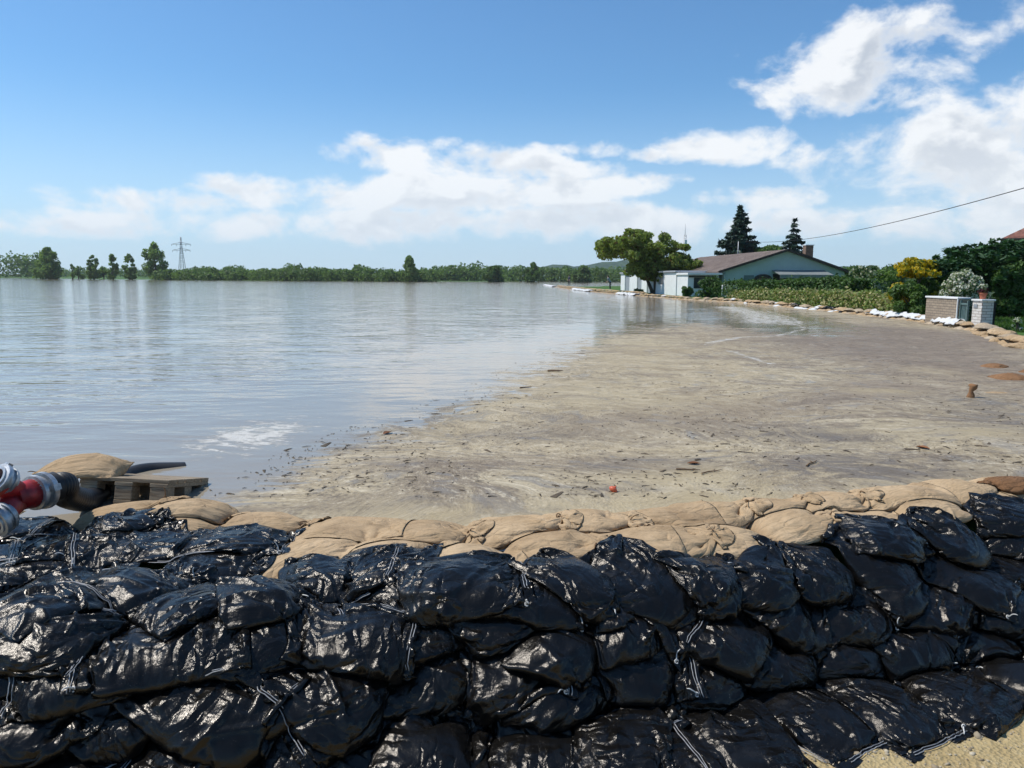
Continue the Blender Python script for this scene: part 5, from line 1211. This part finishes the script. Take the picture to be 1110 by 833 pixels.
# white annex at the near end of the outbuilding
ax_ = at_y(762, 310, 57.5); an_ = thing('annex', 'small white annex with dark window between the tree and the round bush', 'building', (ax_[0], 57.5, .35), R(3))
za = at_y(762, 298, 57.5)[2]-.35
obj('wall', box((0, 1.5, za/2), (2.3, 3, za), 0, .01), an_, mat='white_render'); obj('roof', box((0.05, 1.4, za+.06), (2.6, 3.4, .14), 0, .01), an_, mat='white_render')
w_ = obj('window', box((-.25, -.01, za*.62), (.9, .05, .8)), an_, mat='window_glass'); obj('frame', box((-.25, -.03, za*.62+.43), (1.0, .06, .07)), w_, mat='white_paint'); obj('lintel', box((-.1, -.05, za-.14), (2.0, .12, .12)), an_, mat='dark_timber')
# white tube fence in front of the gable
fz = at_y(792, 309, 52); fn = thing('garden_fence', 'white tubular fence panel in front of the turquoise gable', 'fence', (at_y(783, 310, 52)[0], 52, .36))
fw = at_y(806, 310, 52)[0]-at_y(783, 310, 52)[0]; fh = fz[2]-.36
for x in (0, fw): obj('post', tube([(x, 0, 0), (x, 0, fh)], .03, 8), fn, mat='white_paint')
for z in (fh-.03, .12): obj('rail', tube([(0, 0, z), (fw, 0, z)], .022, 8), fn, mat='white_paint')
for x in np.linspace(.12, fw-.12, 12): obj('bar', tube([(x, 0, .12), (x, 0, fh-.03)], .009, 6), fn, mat='white_paint')
# house at the right edge
YH = 44.0; e = at_y(1086, 258.5, YH); r_ = at_y(1110, 245, YH); h2 = thing('house', 'house with reddish hipped roof rising over the juniper at the right edge', 'house', (e[0], YH, .4), R(-33))
zz_ = e[2]-.4; sl = (r_[2]-e[2])/(r_[0]-e[0]); W2 = 9.0
obj('wall', box((W2/2+.2, 5.2, (zz_)/2-.05), (W2-.9, 9.6, zz_-.1), 0, .01), h2, mat='white_render')
zr2 = zz_+sl*W2/2
bm = bmesh.new(); q = [bm.verts.new(v_) for v_ in ((0, 0, zz_), (W2, 0, zz_), (W2, 10.4, zz_), (0, 10.4, zz_), (W2/2, 4.2, zr2), (W2/2, 6.4, zr2))]
for f_ in ((0, 1, 4), (1, 2, 5, 4), (2, 3, 5), (3, 0, 4, 5), (3, 2, 1, 0)): bm.faces.new([q[i] for i in f_])
bmesh.ops.recalc_face_normals(bm, faces=bm.faces); rf2 = obj('roof', bm, h2, mat='red_tile')
obj('gutter', box((W2/2, -.03, zz_-.06), (W2+.1, .1, .1), 0, .02), rf2, mat='dark_timber'); obj('gutter', box((-.03, 5.2, zz_-.06), (.1, 10.3, .1), 0, .02), rf2, mat='dark_timber')
w_ = obj('window', box((2.0, .385, zz_-.9), (1.2, .06, 1.1)), h2, mat='window_glass'); obj('frame', box((2.0, .345, zz_-.9), (.06, .05, 1.1)), w_, mat='white_paint')
# brick wall, gate post, pillar with flower pot
def brick_mat(name, a, c, mort):
    m, b, p = material(name); oc = b.coord(); g = b.node('ShaderNodeNewGeometry')
    sn = b.node('ShaderNodeSeparateXYZ'); b.put(sn.inputs[0], oc); nn = b.node('ShaderNodeSeparateXYZ'); b.put(nn.inputs[0], b.coord('Normal'))
    u = b.math('ADD', sn.outputs[0], sn.outputs[1]); cmb = b.node('ShaderNodeCombineXYZ'); b.put(cmb.inputs[0], u); b.put(cmb.inputs[1], sn.outputs[2])
    bt = b.node('ShaderNodeTexBrick'); b.put(bt.inputs['Vector'], cmb.outputs[0]); b.put(bt.inputs['Color1'], a); b.put(bt.inputs['Color2'], c); b.put(bt.inputs['Mortar'], mort)
    for k_, v_ in (('Scale', 1.0), ('Mortar Size', .007), ('Brick Width', .24), ('Row Height', .075), ('Mortar Smooth', .2)): bt.inputs[k_].default_value = v_
    b.put(p.inputs['Base Color'], bt.outputs[0]); p.inputs['Roughness'].default_value = .9; b.put(p.inputs['Normal'], b.bump(b.math('SUBTRACT', 1.0, bt.outputs[1]), .8, .012))
brick_mat('tan_brick', (0.36, 0.285, 0.205), (0.28, 0.22, 0.16), (0.13, 0.11, 0.09)); brick_mat('white_brick', (0.66, 0.63, 0.58), (0.56, 0.52, 0.47), (0.28, 0.24, 0.2))
def px_x(px_, Y): return float(at_y(px_, 340, Y)[0])
Yn_, Yf_ = 21.6, 23.5
xw = px_x(1037.5, Yn_); zb_ = float(land_h(np.array(xw+.3), np.array(Yn_)))-.06; zt_ = at_y(1035, 324.5, Yn_)[2]
xf = px_x(1003, Yf_)
bwall = thing('brick_wall', 'low tan brick wall left of the white pillar', 'wall', (xw, Yn_, zb_), math.atan2(Yf_-Yn_, xf-xw))
ln2 = math.hypot(Yf_-Yn_, xf-xw); hgt = zt_-zb_
obj('masonry', box((ln2/2, -.15, hgt/2), (ln2, .3, hgt), 0, .006), bwall, mat='tan_brick'); obj('coping', box((ln2/2, -.15, hgt+.025), (ln2+.06, .36, .05), 0, .01), bwall, mat='white_render')
obj('corner_strip', box((-.006, .012, hgt/2), (.03, .03, hgt), 0, .004), bwall, mat='white_render')
gp = px_x(1050, 21.0); gt = thing('garden_gate', 'narrow green garden gate between the brick wall and the pillar', 'gate', (gp, 21.05, zb_), R(80))
for x in (0, .5): obj('gate_post', box((x, 0, hgt*.48), (.05, .05, hgt*.96), 0, .006), gt, mat='green_paint')
for z in (.1, hgt*.85): obj('rail', box((.25, 0, z), (.45, .03, .05), 0, .004), gt, mat='green_paint')
for x in np.linspace(.07, .43, 5): obj('gate_bar', box((x, -.02, hgt*.48), (.045, .016, hgt*.8), 0, .003), gt, mat='green_paint')
xp = px_x(1063.5, 20.3); zp = at_y(1063, 326.5, 20.3)[2]; zb2 = float(land_h(np.array(xp+.2), np.array(20.5)))-.05
pil = thing('brick_pillar', 'white brick gate pillar carrying a flower pot', 'pillar', (xp, 20.3, zb2), 0)
hp_ = zp-zb2; obj('masonry', box((.155, .2, hp_/2), (.31, .42, hp_), 0, .006), pil, mat='white_brick'); obj('coping', box((.155, .2, hp_+.02), (.37, .48, .045), 0, .008), pil, mat='white_render')
obj('name_plate', box((-.012, .25, hp_-.14), (.012, .16, .09), 0, .003), pil, mat='galvanised')
bp = thing('gate_post', 'slim black metal post right of the white pillar', 'post', (xp+.36, 20.35, zb2)); obj('shaft', box((0, 0, hp_*.46), (.06, .06, hp_*.92), 0, .006), bp, mat='dark_interior'); obj('cap', box((0, 0, hp_*.93), (.08, .08, .03), 0, .006), bp, mat='dark_interior')
pot = thing('flower_pot', 'terracotta flower pot on the white brick pillar', 'flower pot', (xp+.13, 20.5, zp+.045)); pot.scale = (.78, .78, .78)
autosmooth(obj('pot', bm_lathe(bmesh.new(), [(0, .001), (0, .085), (.17, .115), (.17, .13), (.215, .132), (.215, .115), (.19, .11), (.19, .001)], (0, 0, 0), (0, 0, 1), 24), pot, mat='terracotta'))
leaf_mat('plum_leaf', (0.05, 0.01, 0.02), (0.16, 0.03, 0.05), .2, extra=(.05, .10, .02), share=.35)
P_, u = blob_points([(0, 0, .27, .14, .14, .09), (.06, .02, .30, .09, .09, .1), (-.08, .03, .26, .1, .1, .06)], 420); V, F = leaves(P_, u, .035)
obj('foliage', fast_mesh('foliage', V, F, False, 'plum_leaf'), pot)
P_, u = blob_points([(.05, .02, .42, .1, .1, .1), (.15, 0, .12, .09, .09, .14)], 160); V, F = leaves(P_, u, .04); obj('blossoms', fast_mesh('blossoms', V, F, False, 'leaf_white'), pot)
# crumpled white sheets against the sandbag line
def sheet_strip(label, y0, y1, w, dx, zbase, seed, mat='white_fabric', amp=.05):
    r2 = np.random.default_rng(seed); n, m_ = int((y1-y0)/.07), 12; ys_ = np.linspace(y0, y1, n); V = []
    nz = r2.normal(0, 1, (n, m_)); 
    for _ in range(2): nz = (nz+np.roll(nz, 1, 0)+np.roll(nz, -1, 0)+np.roll(nz, 1, 1)+np.roll(nz, -1, 1))/5
    nz /= nz.std(); ed = r2.normal(0, .06, n)
    for i in range(n):
        x = float(xline(ys_[i]))+dx
        for j in range(m_):
            t_ = j/(m_-1)-.5; V.append((x+t_*w*(1+ed[i]*2)+.02*nz[i, j], ys_[i]+.03*nz[i, (j+3) % m_], zbase+.13*math.cos(t_*math.pi)+amp*nz[i, j]*.6))
    V = np.array(V); c0 = V.mean(0); c0[2] = V[:, 2].min(); i_ = np.arange(n*m_).reshape(n, m_); F = np.stack([i_[:-1, :-1], i_[1:, :-1], i_[1:, 1:], i_[:-1, 1:]], -1).reshape(-1, 4)
    o = obj('plastic_sheet', fast_mesh('plastic_sheet', V-c0, F, True, mat), None, tuple(c0)); s_ = o.modifiers.new('thickness', 'SOLIDIFY'); s_.thickness = .004
    return tag(o, label, 'sheet')
sheet_strip('crumpled white sheet along the foot of the leafy bush', 23.0, 28.5, .32, -.05, WATER+.09, 1, amp=.03)
sheet_strip('crumpled white sheet bunched below the tan brick wall', 21.2, 23.2, .45, -.05, WATER+.10, 2, amp=.055)
sheet_strip('white sheet on the sandbags at the foot of the forked tree', 60, 66, .6, -.35, WATER+.03, 3, amp=.05)
sheet_strip('white sheet spread over the bags near the end of the outbuilding', 78, 92, .7, -.4, WATER+.03, 4, amp=.05)
sheet_strip('long white sheet at the far tip of the sandbag dike', 118, 150, .8, -.5, WATER+.03, 5, amp=.05)
# ------------------------------------------------------------------ masts, wire, pylon
Yp = 620.0; q = at_y(197.5, 290, Yp); py_ = thing('power_pylon', 'tall grey lattice power pylon beyond the flooded trees', 'pylon', (q[0], Yp, 1.0))
ztop = at_y(197.5, 257, Yp)[2]-1.0
def lattice(bm, pts, r): 
    for a_, c_ in pts: bm_tube(bm, [a_, c_], r, 4)
for sx in (-1, 1):
    for sy in (-1, 1):
        obj('leg', tube([(sx*2.6, sy*2.6, -1), (sx*.9, sy*.9, ztop*.62), (sx*.25, sy*.25, ztop)], [.2, .15, .09], 5), py_, mat='galvanised')
lv = np.linspace(0, 1, 10); wd = lambda f_: np.interp(f_, [0, .62, 1], [2.6, .9, .25]); bm = bmesh.new()
for a_, c_ in zip(lv[:-1], lv[1:]):
    for (s0, s1) in (((-1, -1), (1, -1)), ((1, -1), (1, 1)), ((1, 1), (-1, 1)), ((-1, 1), (-1, -1))):
        lattice(bm, [((s0[0]*wd(a_), s0[1]*wd(a_), a_*ztop), (s1[0]*wd(c_), s1[1]*wd(c_), c_*ztop)), ((s1[0]*wd(a_), s1[1]*wd(a_), a_*ztop), (s0[0]*wd(c_), s0[1]*wd(c_), c_*ztop))], .07)
obj('bracing', bm, py_, mat='galvanised')
for (pyy, hw) in ((265, 7.5), (271.5, 7)):
    z = at_y(197.5, pyy, Yp)[2]-1.0; bm = bmesh.new(); lattice(bm, [((-hw, 0, z), (hw, 0, z)), ((-hw, 0, z), (0, 0, z+1.6)), ((hw, 0, z), (0, 0, z+1.6))], .16); o = obj('crossarm', bm, py_, mat='galvanised')
    for x in (-hw, -hw*.5, hw*.5, hw): obj('insulator', tube([(x, 0, z), (x, 0, z-1.5)], .12, 6), o, mat='dark_timber')
Ym = 160.0; q = at_y(741, 300, Ym); mz = at_y(741, 243, Ym)[2]; mast = thing('radio_mast', 'slim lattice radio mast rising behind the forked tree', 'mast', (q[0], Ym, .5))
hm = mz-.5; bm = bmesh.new()
for k_ in range(3):
    a_ = k_*2.094; bm_tube(bm, [(math.cos(a_)*.45, math.sin(a_)*.45, 0), (math.cos(a_)*.3, math.sin(a_)*.3, hm*.82)], .04, 5)
obj('mast_legs', bm, mast, mat='galvanised'); bm = bmesh.new()
for i_ in range(22):
    z0, z1 = hm*.82*i_/22, hm*.82*(i_+1)/22
    for k_ in range(3):
        a_, c_ = k_*2.094, (k_+1)*2.094; r_0 = .45-.15*i_/22
        bm_tube(bm, [(math.cos(a_)*r_0, math.sin(a_)*r_0, z0), (math.cos(c_)*r_0, math.sin(c_)*r_0, z1)], .022, 4)
obj('bracing', bm, mast, mat='galvanised'); obj('whip_antenna', tube([(0, 0, hm*.8), (0, 0, hm)], [.06, .03], 6), mast, mat='galvanised')
for z in (.62, .70): obj('panel_antenna', box((.1, -.4, hm*z), (.5, .2, 1.0), 0, .02), mast, mat='white_paint')
P0 = Vector((pm[0]+.6, YG+12, pz)); P1 = Vector(at_y(1112, 203.5, 24.0)); P2 = Vector(at_y(1230, 172, 16))
pts = []
for i_ in range(61):
    t_ = i_/60; q = P0.lerp(P1, t_) if True else 0; pts.append(q-Vector((0, 0, 1.15*4*t_*(1-t_)*.5)))
pts += [P1.lerp(P2, t_) for t_ in (.5, 1.0)]
tag(obj('overhead_wire', tube(pts, .014, 5), mat='dark_interior'), 'thin overhead wire sagging from the roof mast to the right', 'wire')
# ------------------------------------------------------------------ two people on the dike
simple('skin', (0.45, 0.27, 0.19), .6); simple('hair_dark', (0.03, 0.02, 0.015), .7); simple('dark_cloth', (0.025, 0.027, 0.032), .9); simple('grey_cloth', (0.30, 0.31, 0.32), .9); simple('navy_cloth', (0.03, 0.035, 0.06), .9)
def person(label, loc, rz, top, legs, lean=0.0, s=1.0):
    J = {'pel': (0, 0, .95), 'wai': (0, lean*.3, 1.1), 'che': (0, lean*.8, 1.35), 'nec': (0, lean, 1.5), 'hea': (0, lean+.02, 1.62), 'crn': (0, lean+.02, 1.74), 'nos': (0, lean+.10, 1.62)}
    for sd_, sg in (('l', 1), ('r', -1)):
        J.update({'sh'+sd_: (sg*.19, lean*.85, 1.42), 'el'+sd_: (sg*.25, lean*.8+.03, 1.14), 'wr'+sd_: (sg*.24, lean+.16, .92), 'ha'+sd_: (sg*.235, lean+.2, .84), 'hp'+sd_: (sg*.10, 0, .9), 'kn'+sd_: (sg*.115, .03+sg*.06, .5), 'an'+sd_: (sg*.12, sg*.08, .08), 'to'+sd_: (sg*.14, sg*.08+.17, .04)})
    E = [('pel', 'wai'), ('wai', 'che'), ('che', 'nec'), ('nec', 'hea'), ('hea', 'crn'), ('hea', 'nos')]
    for sd_ in 'lr': E += [('che', 'sh'+sd_), ('sh'+sd_, 'el'+sd_), ('el'+sd_, 'wr'+sd_), ('wr'+sd_, 'ha'+sd_), ('pel', 'hp'+sd_), ('hp'+sd_, 'kn'+sd_), ('kn'+sd_, 'an'+sd_), ('an'+sd_, 'to'+sd_)]
    for sd_, sg in (('l', 1), ('r', -1)):
        h_ = J['ha'+sd_]
        for f_ in range(4): J[f'f{sd_}{f_}'] = (h_[0]+(f_-1.5)*.018, h_[1]+.03, h_[2]-.085+.008*abs(f_-1.3)); E.append(('ha'+sd_, f'f{sd_}{f_}'))
        J['t'+sd_] = (h_[0]-sg*.045, h_[1]+.04, h_[2]-.02); E.append(('ha'+sd_, 't'+sd_))
    RR = {'pel': .15, 'wai': .135, 'che': .16, 'nec': .06, 'hea': .095, 'crn': .07, 'nos': .02}
    RR.update({a_+sd_: r_ for sd_ in 'lr' for a_, r_ in (('sh', .075), ('el', .05), ('wr', .036), ('ha', .036), ('hp', .11), ('kn', .07), ('an', .05), ('to', .04), ('t', .011))}); RR.update({f'f{sd_}{f_}': .009 for sd_ in 'lr' for f_ in range(4)})
    nm = list(J); me = bpy.data.meshes.new('body'); me.from_pydata([J[n_] for n_ in nm], [(nm.index(a_), nm.index(c_)) for a_, c_ in E], [])
    o = bpy.data.objects.new('body', me); C.objects.link(o); o.modifiers.new('skin', 'SKIN'); md = o.modifiers.new('sub', 'SUBSURF'); md.levels = 1
    for i_, n_ in enumerate(nm): me.skin_vertices[0].data[i_].radius = (RR[n_],)*2; me.skin_vertices[0].data[i_].use_root = n_ == 'pel'
    dg = bpy.context.evaluated_depsgraph_get(); me2 = bpy.data.meshes.new_from_object(o.evaluated_get(dg)); bpy.data.objects.remove(o)
    for mn in ('skin', top, legs, 'dark_interior'): me2.materials.append(MATS[mn])
    for f_ in me2.polygons:
        z, x = f_.center.z, abs(f_.center.x); f_.use_smooth = True
        f_.material_index = 3 if z < .10 else (2 if z < .98 and x < .2 else (1 if z < 1.49 and not (x > .17 and z < 1.1) else 0))
    t = thing('person', label, 'person', loc, rz); t.scale = (s, s, s); obj('body', me2, t)
    bm = bmesh.new(); bmesh.ops.create_icosphere(bm, subdivisions=2, radius=.108, matrix=Matrix.Translation((0, lean+.0, 1.67)) @ Matrix.Diagonal((.92, 1.05, 1.0, 1)))
    bmesh.ops.delete(bm, geom=[v_ for v_ in bm.verts if v_.co.z < 1.63 and v_.co.y > lean-.03 or v_.co.z < 1.57], context='VERTS'); obj('hair', bm, t, mat='hair_dark'); return t
q = at_y(617, 308, 128); person('person in dark clothes standing on the far end of the dike', (q[0]+.0, 128, WATER+.10), 2.2, 'navy_cloth', 'dark_cloth')
q = at_y(661.5, 310, 98); person('person in grey shirt and dark trousers bending on the dike by the outbuilding', (q[0], 98, WATER-.05), 1.2, 'grey_cloth', 'dark_cloth', .32)
# ------------------------------------------------------------------ haze
m = bpy.data.materials.new('haze_air'); m.use_nodes = True; nt = m.node_tree; nt.nodes.clear(); out = nt.nodes.new('ShaderNodeOutputMaterial'); pv = nt.nodes.new('ShaderNodeVolumePrincipled')
pv.inputs['Color'].default_value = (0.80, 0.88, 1.0, 1); pv.inputs['Density'].default_value = HAZE; pv.inputs['Anisotropy'].default_value = 0.2; nt.links.new(pv.outputs[0], out.inputs['Volume']); MATS['haze_air'] = m
hz_ = obj('haze', box((0, 0, 68), (7400, 7400, 144)), mat='haze_air'); tag(hz_, 'thin pale summer haze over the flooded plain', 'haze', kind='stuff')
print('all done', round(time.time()-T0, 1))
